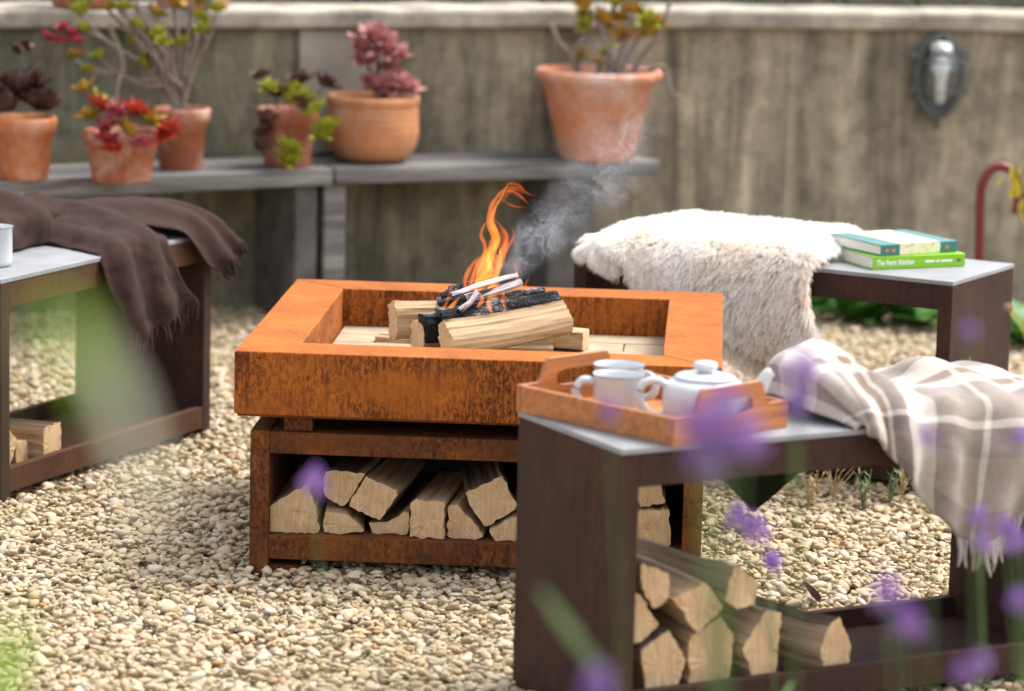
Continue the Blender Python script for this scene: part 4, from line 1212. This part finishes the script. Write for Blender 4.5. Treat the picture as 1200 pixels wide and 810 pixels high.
# ------------------------------------------------------------------ wall lamp
def wall_lamp():
    x = 1.29; y = wall_y(x); z = .690
    r = empty('wall_lamp', (x, y, z), 0.05, 'oval grey caged bulkhead lamp fixed to the concrete wall', 'lamp')
    m = plain('lamp_metal', (0.11, 0.115, 0.12), .45, .5, .15, 30)
    gl, nt, b = new_mat('lamp_glass', .08, .5)
    tp = N(nt, 'ShaderNodeBsdfTransparent'); gs = N(nt, 'ShaderNodeBsdfGlossy', Roughness=.12); gs.inputs['Color'].default_value = (.8, .84, .88, 1)
    tp.inputs['Color'].default_value = (.86, .89, .90, 1)
    mx = N(nt, 'ShaderNodeMixShader'); mx.inputs[0].default_value = .14
    nt.links.new(tp.outputs[0], mx.inputs[1]); nt.links.new(gs.outputs[0], mx.inputs[2]); nt.links.new(mx.outputs[0], nt.nodes['Material Output'].inputs[0])
    bw = plain('bulb_white', (.82, .82, .80), .35, .4, .02)
    rot = Matrix.Rotation(R(90), 3, 'X')
    def el(prof, n=40): return move(lathe(prof, n, .074, .128), (0, 0, 0), rot)
    obj('back_plate', el([(.01, -.002), (1.0, -.002), (1.02, .010), (1.0, .030), (.90, .036), (.88, .020), (.01, .020)]), m, r, smooth=True)
    obj('glass', el([(.80, .030), (.80, .050), (.72, .072), (.52, .090), (.25, .098), (.01, .100)]), gl, r, smooth=True)
    bulb = [(.003, -.085), (.014, -.083), (.0165, -.050), (.0155, -.018), (.022, .006), (.027, .030), (.020, .052), (.008, .062), (.002, .063)]
    obj('bulb', move(lathe(bulb, 20), (0, -.045, .0)), bw, r, smooth=True)
    obj('reflector_cap', move(lathe([(.002, .105), (.030, .100), (.036, .078), (.030, .074), (.002, .080)], 20), (0, -.040, 0)), bw, r, smooth=True)
    for s in (-.33, 0.0, .33):
        pts = [(s * .074 * 1.9 * math.cos(t), -.034 - .074 * math.cos(t), .118 * math.sin(t)) for t in np.linspace(-1.45, 1.45, 13)]
        if s: obj('cage_bar', tube(pts, .0028, 6), m, r, smooth=True)
    for zz in (-.045, .045):
        pts = [(.068 * math.sin(t), -.034 - .076 * math.cos(t), zz) for t in np.linspace(-1.5, 1.5, 13)]
        obj('cage_hoop', tube(pts, .0026, 6), m, r, smooth=True)
    ring = [(.072 * math.cos(t), -.036, .126 * math.sin(t)) for t in np.linspace(0, 2 * math.pi, 41)]
    obj('cage_ring', tube(ring, .006, 8, caps=False), m, r, smooth=True)
    for sx, sz in ((-.078, .06), (.078, .06), (-.078, -.045), (.078, -.045)):
        obj('lug', box(sx - .012, sx + .012, -.03, .0, sz - .012, sz + .012), m, r, bevel=.003)
    obj('conduit', move(lathe([(.002, -.165), (.008, -.164), (.0085, -.125), (.002, -.12)], 12), (0, -.015, 0)), m, r, smooth=True)
wall_lamp()

# ------------------------------------------------------------------ terracotta pots and plants
def terracotta(name, a, b_, bloom=.35):
    m, nt, b = new_mat(name, .85, .2)
    v = coords(nt)
    n = noise(nt, v, 14, 5, .65)
    c = ramp(nt, n, [(.3, a), (.7, b_)])
    w = ramp(nt, noise(nt, v, 9, 6, .7, .5), [(.48, 0.0), (.68, bloom * 1.5)])
    c = mix(nt, c, (.60, .50, .44), w)
    c = mix(nt, c, (.09, .06, .045), ramp(nt, noise(nt, v, 5, 5, .7), [(.60, 0.0), (.78, .55)]))
    nt.links.new(c, b.inputs['Base Color']); bump(nt, b, noise(nt, v, 120, 3), .2, .001)
    return m
T_OR = terracotta('terracotta_orange', (.40, .125, .045), (.55, .20, .075), .25)
T_RED = terracotta('terracotta_red', (.27, .085, .045), (.38, .13, .07), .35)
T_PINK = terracotta('terracotta_pink', (.46, .175, .095), (.60, .265, .155), .45)
T_TAN = terracotta('terracotta_tan', (.40, .165, .075), (.52, .235, .115), .2)

def pot_profile(rb, rt, h, rim_h, rim_t, wall=.012):
    s = h - rim_h; rs = rb + (rt - rim_t - rb) * s / h
    return [(.002, 0), (rb, 0), (rb + .002, .004), (rs, s), (rs + rim_t, s + .004), (rt, h - .006), (rt - .003, h), (rt - wall, h), (rt - wall - .004, h - .02), (rt - wall - .012, h - .035)]
def pot(name, pos, prof, mat, label, soil_r, soil_z, rings=None):
    r = empty(name, pos, rng.uniform(0, 6), label, 'potted plant', 'terracotta pots by the wall')
    obj('pot', lathe(prof, 44), mat, r, smooth=True)
    obj('soil', lathe([(.001, soil_z + .004), (soil_r * .6, soil_z + .003), (soil_r, soil_z)], 24), M_SOIL, r, smooth=True)
    if r.rotation_euler: r.rotation_euler = (0, 0, 0)
    return r

def rosette(n, rad, w, open_=.9, fleshy=.25, seed=0, spiral=2.4):
    parts = []
    rr = random.Random(seed)
    for k in range(n):
        t = (k + .5) / n
        a = k * spiral
        tilt = (1.35 - open_ * 1.35 * t) + rr.uniform(-.08, .08)
        l = rad * (.45 + .55 * t) * rr.uniform(.9, 1.1)
        q = Quaternion((0, 0, 1), a) @ Quaternion((1, 0, 0), tilt)
        parts.append(move(leaf_shape(l, w * (.6 + .4 * t), .18, .12, 4, fleshy * w), (0, 0, 0), q.to_matrix()))
    return join(*parts)

def put_rosette(parent, p, n, rad, w, mat, seed, open_=.9, tilt=None, name='rosette'):
    o = obj(name, rosette(n + 5, rad * 1.32, w * 1.35, open_, .25, seed), mat, parent, smooth=True)
    o.location = p
    rr = random.Random(seed)
    o.rotation_euler = tilt if tilt else (rr.uniform(-.1, .9), rr.uniform(-.6, .6), rr.uniform(0, 6))
    return o
def branch(parent, pts, r0, r1, mat, name='stem', m=4):
    P = spline(pts, m); n = len(P)
    return obj(name, tube(P, [r0 + (r1 - r0) * i / (n - 1) for i in range(n)], 7), mat, parent, smooth=True)

L_DARK = leafy('maroon_leaf', [(.035, .018, .018), (.075, .032, .028), (.13, .06, .04)], .45, .1)
L_YG = leafy('yellow_green_leaf', [(.17, .22, .02), (.38, .40, .035), (.50, .42, .06)], .45, .25)
L_OR = leafy('orange_green_leaf', [(.20, .24, .025), (.48, .30, .04), (.52, .17, .04)], .45, .25)
L_RED = leafy('red_leaf', [(.30, .03, .02), (.55, .06, .04), (.58, .11, .07)], .45, .25)
L_PINK = leafy('pink_leaf', [(.30, .10, .11), (.52, .22, .22), (.60, .38, .32)], .5, .2)
L_PURP = leafy('crimson_leaf', [(.22, .03, .05), (.42, .06, .09), (.30, .10, .08)], .5, .2)
M_BARK = plain('pale_bark', (.24, .19, .16), .9, .1, .3, 30, .4)
M_STEMD = plain('dark_stem', (.12, .075, .06), .9, .1, .3, 30)
TIMZ = .4505

# a: orange pot with dark houseleek
p = pot('potted_houseleek', (-1.345, 8.945, TIMZ), pot_profile(.068, .094, .168, .045, .007), T_OR, 'bright orange clay pot of dark houseleek at the left end', .078, .145)
for k in range(9):
    a = k * 2.4; d = .02 + .055 * (k / 9)
    put_rosette(p, (d * math.cos(a), d * math.sin(a) - .01, .175 + .075 * (1 - k / 9) + rng.uniform(0, .02)), 16, .052, .026, L_DARK, 300 + k, .8)
for pts, m in (([(.02, 0, .2), (.03, 0, .32), (.02, 0, .36)], L_DARK), ([(.05, 0, .2), (.075, 0, .32), (.09, 0, .37), (.13, 0, .39)], L_PURP)):
    branch(p, pts, .004, .002, M_STEMD)
for q in ((.063, 0, .384), (.098, 0, .375), (.133, 0, .393), (.11, .02, .41), (.005, 0, .36), (-.02, 0, .345), (.145, 0, .375)):
    put_rosette(p, q, 10, .026, .014, L_PURP if q[0] > .05 else L_DARK, int(q[0] * 1000) + 700, .9)
# b: small pot with red succulent
p = pot('potted_red_succulent', (-1.075, 8.945, TIMZ), pot_profile(.078, .108, .138, .040, .007), T_RED, 'low clay pot spilling over with bright red succulent', .09, .118)
for k, q in enumerate([(-.056, -.05, .205), (-.01, -.06, .187), (.047, -.05, .190), (.082, -.05, .166), (.14, -.06, .145), (-.022, -.09, .152), (-.01, -.105, .095), (-.079, -.05, .174), (-.07, 0, .21), (.071, -.105, .108), (.03, -.02, .19), (.02, -.09, .145), (.12, -.05, .13), (-.03, -.105, .12)]):
    put_rosette(p, q, 11, .044, .017, (L_RED, L_PURP, L_RED, L_OR)[k % 4] if k != 8 else L_YG, 340 + k, .95)
branch(p, [(-.05, 0, .13), (-.075, -.01, .20), (-.1, -.01, .245)], .004, .002, M_STEMD)
put_rosette(p, (-.10, -.01, .245), 8, .04, .014, L_OR, 377)
branch(p, [(0, -.10, .12), (0, -.112, .06), (.005, -.112, .0)], .003, .0015, L_PURP)
# c: reddish pot with a branching jade shrub
p = pot('potted_jade_shrub', (-.945, 9.25, TIMZ), pot_profile(.058, .084, .172, .050, .007), T_RED, 'dark red clay pot with tall bare-branched green-tipped shrub', .068, .150)
tips = [(-.299, 0, .306), (-.227, -.02, .307), (-.287, .03, .432), (-.204, 0, .441), (-.156, -.03, .447), (-.132, .02, .376), (-.072, 0, .43), (-.06, -.04, .378), (-.088, .03, .311), (-.025, .02, .462), (.047, 0, .424), (.101, -.02, .449), (-.251, 0, .516), (-.085, 0, .532), (.034, 0, .535), (.09, .03, .52), (-.16, .03, .54)]
for k, t in enumerate(tips):
    s = rng.uniform(-.012, .012)
    if k % 3 == 0:
        branch(p, [(s, s, .14), (t[0] * .10 - .01, t[1] * .5, .24), (t[0] * .45, t[1], .15 + (t[2] - .15) * .62), (t[0] * .92, t[1], t[2] - .02), t], .011, .004, M_BARK)
    else:
        branch(p, [(s, s, .15), (t[0] * .22 + s * 1.5, t[1] * .4, .23), (t[0] * .42 - s, t[1] * .7, .15 + (t[2] - .15) * .52), (t[0] * .80 + s, t[1], .15 + (t[2] - .15) * .74), t], .0085, .0035, M_BARK)
        q = (t[0] + rng.uniform(-.04, .04), t[1] - .02, t[2] - rng.uniform(.02, .07))
        branch(p, [(t[0] * .75, t[1], .15 + (t[2] - .15) * .72), q], .004, .003, M_BARK, 'twig')
        put_rosette(p, q, 9, .028, .017, L_YG, 900 + k, .9)
    put_rosette(p, t, 11, .034, .019, L_YG if k % 3 else L_OR, 400 + k, .9)
branch(p, [(-.18, -.06, .10), (-.175, -.05, .22), (-.16, -.03, .30), (-.20, -.02, .40)], .009, .006, M_BARK)
# d: pot with trailing yellow-green plant
p = pot('potted_trailing_succulent', (-.655, 9.385, TIMZ), pot_profile(.064, .090, .165, .040, .007), T_RED, 'small clay pot with yellow-green rosettes trailing over its rim', .074, .145)
for k, (q, m, rd) in enumerate([((-.052, -.04, .22), L_YG, .035), ((-.076, -.03, .255), L_DARK, .03), ((.021, -.04, .215), L_YG, .042), ((.045, -.06, .195), L_YG, .045), ((.009, -.06, .185), L_YG, .042), ((.105, -.05, .235), L_DARK, .052), ((.087, -.085, .166), L_YG, .04), ((.119, -.085, .119), L_YG, .044), ((.102, -.09, .094), L_YG, .042), ((.011, -.115, .06), L_YG, .046), ((.011, -.12, .022), L_YG, .05), ((.038, -.07, .177), L_DARK, .04), ((.03, 0, .235), L_DARK, .05), ((-.02, -.02, .20), L_DARK, .04), ((-.06, -.09, .10), L_DARK, .035), ((-.075, -.085, .06), L_DARK, .03), ((-.05, -.095, .14), L_DARK, .035)]):
    put_rosette(p, q, 12, rd, .018, m, 440 + k, .9)
for pts in ([(.03, -.06, .16), (.02, -.11, .13), (.011, -.118, .04)], [(.06, -.05, .17), (.10, -.085, .16), (.115, -.088, .11)], [(-.03, 0, .14), (-.035, 0, .25), (-.036, 0, .33)], [(.04, 0, .14), (.08, -.03, .2), (.105, -.05, .235)], [(-.03, -.06, .15), (-.06, -.09, .12), (-.075, -.085, .05)]):
    branch(p, pts, .0035, .002, M_STEMD)
# e: ribbed bowl with pink echeveria
bowl = [(.002, 0), (.085, 0), (.108, .014), (.126, .045), (.134, .085), (.134, .125), (.131, .160)]
bowl = [bowl[0]] + spline([(r_, z, 0) for r_, z in bowl[1:]], 8)
bowl = [(q[0], q[1]) for q in bowl]
bowl = [(r_ - (.0022 if (i > 24 and i % 4 == 0) else 0), z) for i, (r_, z) in enumerate(bowl)] + [(.133, .168), (.136, .180), (.133, .190), (.122, .190), (.119, .178), (.117, .150)]
p = pot('potted_echeveria', (-.420, 9.565, TIMZ), bowl, T_TAN, 'round ribbed tan bowl with two pink rosette heads', .118, .165)
for k, (q, rd) in enumerate([((-.033, 0, .325), .055), ((.029, -.02, .320), .060), ((.003, 0, .355), .055), ((.054, 0, .305), .052), ((-.02, -.03, .292), .05), ((.006, -.03, .215), .055), ((.043, -.04, .215), .055), ((.092, -.03, .212), .050), ((.075, 0, .222), .05), ((.042, .03, .250), .045), ((.02, .03, .33), .05)]):
    put_rosette(p, q, 22, rd, .026, L_PINK, 480 + k, .95, tilt=(rng.uniform(.1, .8), rng.uniform(-.4, .4), 0))
for t in ((-.02, -.01, .29), (.03, -.01, .29), (.08, -.02, .2), (.01, 0, .31)):
    branch(p, [(.02, 0, .16), (t[0] * .6 + .01, 0, .23), t], .007, .005, M_STEMD)
# f: large pink pot
prof = [(.002, 0), (.108, 0), (.111, .006), (.165, .225), (.172, .228), (.186, .240), (.190, .252), (.184, .264), (.168, .264), (.160, .245), (.156, .215)]
p = pot('potted_aeonium', (.236, 9.765, TIMZ), prof, T_PINK, 'large flared pink clay pot with woody aeonium at the right end', .156, .225)
for pts, r0 in (([(-.05, 0, .22), (-.08, -.02, .30), (-.12, -.03, .345), (-.146, -.03, .40)], .012), ([(-.06, .02, .22), (-.06, 0, .32), (-.04, 0, .37), (-.03, 0, .40)], .010), ([(.02, 0, .22), (.035, -.04, .30), (.02, -.04, .35), (.0, -.03, .40), (-.035, -.03, .44)], .013), ([(.04, 0, .22), (.068, -.03, .33), (.09, -.03, .42)], .012), ([(.08, 0, .22), (.124, -.02, .30), (.165, -.03, .36), (.19, -.03, .42), (.214, -.03, .52)], .010), ([(.10, 0, .22), (.15, -.06, .27), (.19, -.07, .282), (.203, -.07, .235), (.222, -.07, .20), (.241, -.07, .196)], .008), ([(-.01, 0, .22), (.02, 0, .34), (.04, 0, .45), (.1, 0, .50)], .011), ([(.05, 0, .22), (.10, .02, .33), (.14, 0, .40)], .009)):
    branch(p, pts, r0, r0 * .55, M_BARK)
for k, q in enumerate([(-.035, -.03, .447), (.04, -.03, .461), (.09, -.03, .437), (.003, -.03, .41), (.141, -.03, .406), (.165, -.03, .385), (.068, -.03, .362), (-.034, -.03, .397), (.101, -.03, .495), (-.011, -.03, .497), (.031, -.03, .323), (-.05, .0, .30), (.0, -.06, .285), (.12, 0, .42), (.06, .02, .41), (-.06, .02, .45), (.03, 0, .50)]):
    put_rosette(p, q, 12, .046 if k < 10 else .036, .022, (L_OR, L_YG, L_OR)[k % 3], 520 + k, .92)
# two pots standing on the wall
for x, rb, lab, m in ((-1.262, .076, 'clay pot on top of the wall at the far left, cut by the frame', T_RED), (-.952, .100, 'wide clay pot on top of the wall above the branching shrub', T_PINK)):
    p = pot('potted_wall_plant', (x, wall_y(x) + rb - .022, .8830), pot_profile(rb, rb * 1.35, rb * 2.0, .045, .008), m, lab, rb * 1.15, rb * 1.7)
    for k in range(7):
        put_rosette(p, (rb * .8 * math.cos(k * 2.4), rb * .8 * math.sin(k * 2.4), rb * 2.0 + .02 + .01 * k), 11, .05, .024, L_OR if k % 2 else L_YG, 600 + k + int(x * 10))
    put_rosette(p, (rb * .4, -rb * 1.25, rb * .22), 9, .035, .02, L_YG, 630 + int(x * 10))
    branch(p, [(0, 0, rb * 1.7), (rb * .3, -rb * 1.45, rb * 1.9), (rb * .4, -rb * 1.3, rb * .25)], .004, .002, M_STEMD)

# ------------------------------------------------------------------ red hook and plants at the wall foot
M_RED = plain('dark_red_paint', (.15, .011, .018), .4, .5, .1)
hk = empty('garden_hook', (1.344, 9.45, 0), 0, 'dark red metal hook standing behind the book bench', 'hook')
pth = [(0, 0, -.06), (.0, 0, .15), (-.006, 0, .38), (-.002, 0, .44), (.018, 0, .478), (.046, 0, .490), (.078, 0, .480), (.098, 0, .445), (.102, 0, .40), (.099, 0, .355)]
obj('rod', tube(spline(pth, 6), .0135, 12), M_RED, hk, smooth=True)
yp = empty('yellow_leaved_plant', (1.50, 9.36, 0), 0, 'yellow-leaved twig beside the red hook at the right edge', 'plant')
branch(yp, [(0, 0, -.02), (-.02, 0, .25), (-.05, 0, .42), (-.085, 0, .505)], .005, .002, M_STEMD)
L_YEL = leafy('yellow_leaf', [(.42, .38, .03), (.58, .50, .05), (.50, .30, .03)], .5, .35)
for k, (q, l) in enumerate([((-.083, 0, .505), .05), ((-.07, 0, .47), .06), ((-.08, -.01, .44), .045), ((-.06, 0, .50), .055), ((-.05, 0, .41), .05), ((-.115, 0, .47), .035), ((-.03, 0, .46), .06), ((-.04, 0, .52), .06), ((-.06, 0, .37), .05), ((-.03, .01, .33), .05)]):
    o = obj('leaf', leaf_shape(l, l * .55, .2, .1, 4), L_YEL, yp, smooth=True); o.location = q; o.rotation_euler = (rng.uniform(-1.6, -.6), 0, rng.uniform(-2, 2))
L_GREEN = leafy('broad_green_leaf', [(.035, .11, .02), (.07, .19, .035), (.11, .26, .055)], .4, .2)
for k, (x, y, n, sz, lab) in enumerate([(1.03, 9.62, 14, .19, 'broad green leaves at the wall foot under the sheepskin end of the bench'), (1.17, 9.58, 15, .19, 'broad green leaves at the wall foot behind the book bench leg'), (1.47, 9.30, 12, .18, 'broad green leaves at the right edge behind the book bench'), (.92, 9.80, 10, .15, 'small clump of broad leaves low on the wall left of the others')]):
    c = empty('leafy_plant', (x, y, 0), 0, lab, 'plant', 'green plants at the wall foot')
    for i in range(n):
        a = i * 2.4; l = sz * rng.uniform(.7, 1.1)
        o = obj('leaf', leaf_shape(l, l * .62, .12, -.25, 6), L_GREEN, c, smooth=True)
        o.location = (.02 * math.cos(a), .02 * math.sin(a), .0); o.rotation_euler = (rng.uniform(.35, 1.1), 0, a)

# small weeds in the gravel
L_GREY = leafy('grey_green_leaf', [(.10, .15, .07), (.17, .24, .11), (.26, .32, .15)], .6, .25)
L_DRY = leafy('dry_straw', [(.36, .24, .10), (.55, .40, .20), (.62, .48, .28)], .8, .25)
L_SPROUT = leafy('sprout_green', [(.06, .14, .02), (.13, .26, .04)], .5, .3)
def sprig(name, x, y, hgt, n, m, lab, spread, ll, seed, grp, dens=14):
    rr = random.Random(seed)
    r = empty(name, (x, y, -.01), 0, lab, 'plant', grp)
    for i in range(n):
        a = rr.uniform(0, 6.28); s = spread * rr.uniform(.3, 1)
        tip = (s * math.cos(a), s * math.sin(a), hgt * rr.uniform(.65, 1.05))
        pts = spline([(0, 0, 0), (tip[0] * .25, tip[1] * .25, tip[2] * .5), tip], 5)
        obj('stem', tube(pts, [.0016 - .0008 * k / (len(pts) - 1) for k in range(len(pts))], 5), m, r)
        parts = []
        for k in range(dens):
            t = rr.uniform(.25, 1) * (len(pts) - 1); j = min(int(t), len(pts) - 2)
            p = Vector(pts[j]).lerp(Vector(pts[j + 1]), t - j)
            q = Quaternion((0, 0, 1), rr.uniform(0, 6.28)) @ Quaternion((1, 0, 0), rr.uniform(.2, 1.1))
            parts.append(move(leaf_shape(ll * rr.uniform(.7, 1.2), ll * .22, .1, .1, 2), p, q.to_matrix()))
        obj('foliage', join(*parts), m, r)
sprig('gravel_weed', .775, 7.05, .105, 5, L_GREY, 'upright grey-green sprig in the gravel beyond the front bench', .03, .022, 1, 'weeds in the gravel')
sprig('gravel_weed', .835, 7.10, .115, 4, L_GREY, 'grey-green sprig leaning beside the dry seed head in the gravel', .05, .022, 2, 'weeds in the gravel')
sprig('dry_weed', .865, 7.12, .115, 4, L_DRY, 'dry straw-coloured seed heads right of the grey-green sprig', .03, .018, 3, 'weeds in the gravel', 18)
sprig('dry_weed', .655, 7.05, .10, 9, L_DRY, 'dry brown tuft in the gravel near the dark cloth corner', .05, .016, 4, 'weeds in the gravel', 8)
sprig('dry_weed', .715, 7.12, .115, 6, L_DRY, 'thin dry stalks between the brown tuft and the green sprig', .05, .015, 5, 'weeds in the gravel', 6)
sprig('gravel_weed', .93, 7.15, .04, 7, L_SPROUT, 'low bright green seedling beside the blanket', .04, .016, 6, 'weeds in the gravel')
sprig('gravel_weed', -.245, 5.76, .018, 5, L_SPROUT, 'tiny green seedling in the gravel left of the front bench', .014, .009, 7, 'weeds in the gravel', 7)
sprig('gravel_weed', -.275, 5.63, .016, 4, L_SPROUT, 'tiny green seedling in the gravel at the very bottom edge', .012, .008, 8, 'weeds in the gravel', 6)
M_LEAFDEAD = leafy('dead_leaf', [(.06, .025, .035), (.10, .045, .06)], .7, .1)
for k, (x, y, m, lab) in enumerate(((.60, 6.18, M_LEAFDEAD, 'curled purple dead leaf on the gravel near the loose log'),)):
    o = obj('fallen_leaf', leaf_shape(.045, .028, .35, .5, 5), m, None, smooth=True, loc=(x, y, .012), rot=(.5, .2, 2.2)); tag(o, lab, 'leaf')

# ------------------------------------------------------------------ tall flowers in front of the lens
M_VPET = leafy('violet_petal', [(.24, .12, .42), (.36, .20, .55), (.48, .32, .62)], .6, .35)
M_VSTEM = leafy('verbena_stem', [(.05, .10, .025), (.10, .18, .05)], .6, .1)
M_VBUD = leafy('verbena_bud', [(.22, .14, .10), (.34, .22, .14)], .6, .1)
def flower_head_mesh(seed, R0):
    rr = random.Random(seed); parts = []
    for k in range(34):
        a = k * 2.4; rad = R0 * math.sqrt((k + .5) / 34)
        c = Vector((rad * math.cos(a), rad * math.sin(a), R0 * .55 * (1 - (rad / R0) ** 2) + rr.uniform(-.004, .004)))
        q = Quaternion((0, 0, 1), a) @ Quaternion((0, 1, 0), .9 * rad / R0)
        v, f = [(0, 0, -.001)], []
        for j in range(5):
            b = 2 * math.pi * j / 5
            for db, ln in ((-.5, .6), (0, 1.0), (.5, .6)):
                v.append((.0042 * ln * math.cos(b + db), .0042 * ln * math.sin(b + db), .0006))
            i0 = 1 + 3 * j; f.append((0, i0, i0 + 1, i0 + 2))
        parts.append(move((v, f), c, q.to_matrix()))
        parts.append(move(tube([(0, 0, -.010), (0, 0, 0)], [.0008, .0014], 4), c, q.to_matrix()))
    me = mesh('flower_head', *join(*parts)); me.materials.append(M_VPET)
    return me
HEADS = [flower_head_mesh(k, .014 + .004 * k) for k in range(3)]
def verbena(heads, base, lab, scale=1.0, leaves=2):
    r = empty('verbena', (base[0], base[1], -.01), 0, lab, 'flower', 'tall purple flowers in the foreground')
    B = Vector((base[0], base[1], -.01))
    first = Vector(heads[0]) - B
    fork = first * .72 + Vector((.01, 0, 0))
    branch(r, [(0, 0, 0), tuple(first * .38 + Vector((rng.uniform(-.02, .02), 0, 0))), tuple(fork), tuple(first)], 0.0019, .0012, M_VSTEM, m=6)
    for k, h in enumerate(heads):
        p = Vector(h) - B
        if k: branch(r, [tuple(fork), tuple(fork.lerp(p, .5) + Vector((0, 0, -.012))), tuple(p)], .0016, .0012, M_VSTEM, 'side_stem')
        o = bpy.data.objects.new('flower_head', HEADS[(k + int(abs(h[0]) * 100)) % 3]); COL.objects.link(o)
        o.parent = r; o.location = p; s = scale * rng.uniform(.75, 1.0); o.scale = (s * .82, s * .82, s * 1.7); o.rotation_euler = (rng.uniform(-.3, .5), rng.uniform(-.3, .3), rng.uniform(0, 6))
    for k in range(leaves):
        t = .45 + .3 * k / max(1, leaves); p = fork * (t / .72)
        o = obj('leaf', leaf_shape(.07, .008, .2, -.1, 4), M_VSTEM, r, smooth=True); o.location = p; o.rotation_euler = (.5, 0, rng.uniform(0, 6))
verbena([(.143, 2.5, 1.07), (.165, 2.5, 1.085), (.170, 2.5, 1.06), (.152, 2.48, 1.075), (.155, 2.5, 1.05), (.185, 2.55, 1.047), (.16, 2.6, 1.019), (.150, 2.55, 1.04)], (.20, 2.45), 'tall blurred violet flower cluster over the near corner of the tray', 1.0)
verbena([(.267, 3.0, 1.022), (.268, 3.05, .982)], (.25, 3.0), 'blurred violet flower in front of the rolled blanket end', 1.1)
verbena([(-.206, 3.4, .819)], (-.17, 3.45), 'single blurred violet flower in front of the logs in the pit store', .95)
verbena([(.092, 3.0, .982)], (.12, 3.0), 'faint violet flower in front of the long side of the tray', .7)
verbena([(.323, 4.2, .597), (.355, 4.3, .532), (.30, 4.2, .61)], (.40, 4.25), 'violet flower spray over the gravel below the dark cloth', 1.25)
verbena([(.352, 2.8, .838), (.344, 2.9, .839)], (.37, 2.85), 'blurred violet flower in front of the front bench shelf', 1.0)
verbena([(.596, 4.1, .642), (.61, 4.15, .599)], (.62, 4.1), 'pinkish violet flower in front of the blanket fringe', .9)
verbena([(.599, 3.8, .681), (.585, 3.8, .70)], (.62, 3.8), 'violet flower at the right edge beside the blanket fringe', .9)
verbena([(.566, 3.6, .849)], (.60, 3.62), 'violet flower at the right edge over the checked blanket', .8)
verbena([(.528, 3.3, .738)], (.55, 3.32), 'violet flower low at the right edge before the shelf', .9)
verbena([(.07, 2.4, .889)], (.09, 2.38), 'violet flower at the bottom edge below the side panel', .85)
verbena([(.398, 3.1, .945)], (.42, 3.1), 'faint violet flower over the middle of the checked blanket', .7)
verbena([(.421, 3.0, 1.066)], (.46, 3.0), 'faint violet flower in front of the book bench leg', .6)
verbena([(.417, 2.9, .769), (.44, 2.95, .765)], (.43, 2.9), 'violet flower at the bottom right corner', .8)
# bud on a thin yellow stem
bd = empty('dry_flower', (.93, 5.0, -.01), 0, 'small brown seed head on a thin yellow stem at the right edge', 'flower')
branch(bd, [(0, 0, 0), (-.06, 0, .40), (-.135, 0, .72), (-.170, 0, .785)], .0022, .0016, L_YEL, m=6)
obj('seed_head', move(sphere(.0075, 12, 8, .8), (-.171, 0, .788)), M_VBUD, bd, smooth=True)

# lens-near leaves on the left
M_NEAR = leafy('bright_leaf', [(.16, .30, .025), (.24, .42, .045), (.30, .48, .07)], .5, .4)
M_NEARP = leafy('pale_leaf', [(.55, .57, .44), (.72, .73, .62)], .5, .4)
def blade(parent, pts, w, m, name='leaf'):
    P = [Vector(p) for p in spline(pts, 5)]; n = len(P); v, f = [], []
    for i, p in enumerate(P):
        t = i / (n - 1); ww = w * math.sin(math.pi * (.12 + .86 * t)) ** .7
        v += [tuple(p + Vector((-ww, .004, 0))), tuple(p + Vector((0, 0, 0))), tuple(p + Vector((ww, .004, 0)))]
    for i in range(n - 1):
        a = 3 * i; f += [(a, a + 1, a + 4, a + 3), (a + 1, a + 2, a + 5, a + 4)]
    return obj(name, (v, f), m, parent, smooth=True)
np_ = empty('arching_leaf_plant', (-.235, 1.15, -.01), 0, 'very blurred bright green leaf hanging close to the lens at left', 'plant')
branch(np_, [(0, 0, 0), (-.02, 0, .7), (.02, .02, 1.2), (.055, .03, 1.375)], .003, .0015, M_VSTEM, m=6)
blade(np_, [(.055, .03, 1.375), (.068, .04, 1.376), (.076, .05, 1.358), (.082, .05, 1.332)], .0060, M_NEAR)
blade(np_, [(.078, .04, 1.365), (.088, .05, 1.345), (.097, .05, 1.315), (.104, .05, 1.290)], .0040, M_NEARP)
np2 = empty('low_leaf_plant', (-.30, 1.6, -.01), 0, 'blurred green leaf in the bottom left corner', 'plant')
branch(np2, [(0, 0, 0), (0, 0, .6), (.02, 0, 1.06)], .004, .002, M_VSTEM, m=6)
blade(np2, [(.02, 0, 1.05), (.04, 0, 1.10), (.052, 0, 1.13), (.056, 0, 1.155)], .010, M_NEAR)
np3 = empty('slanting_leaf', (.10, 2.6, -.01), 0, 'thin grey-green blade slanting across the foot of the side panel', 'plant')
branch(np3, [(0, 0, 0), (0, 0, .5), (-.02, 0, .86)], .003, .002, M_VSTEM, m=6)
blade(np3, [(-.02, 0, .85), (-.045, 0, .885), (-.075, 0, .925)], .006, L_GREY)
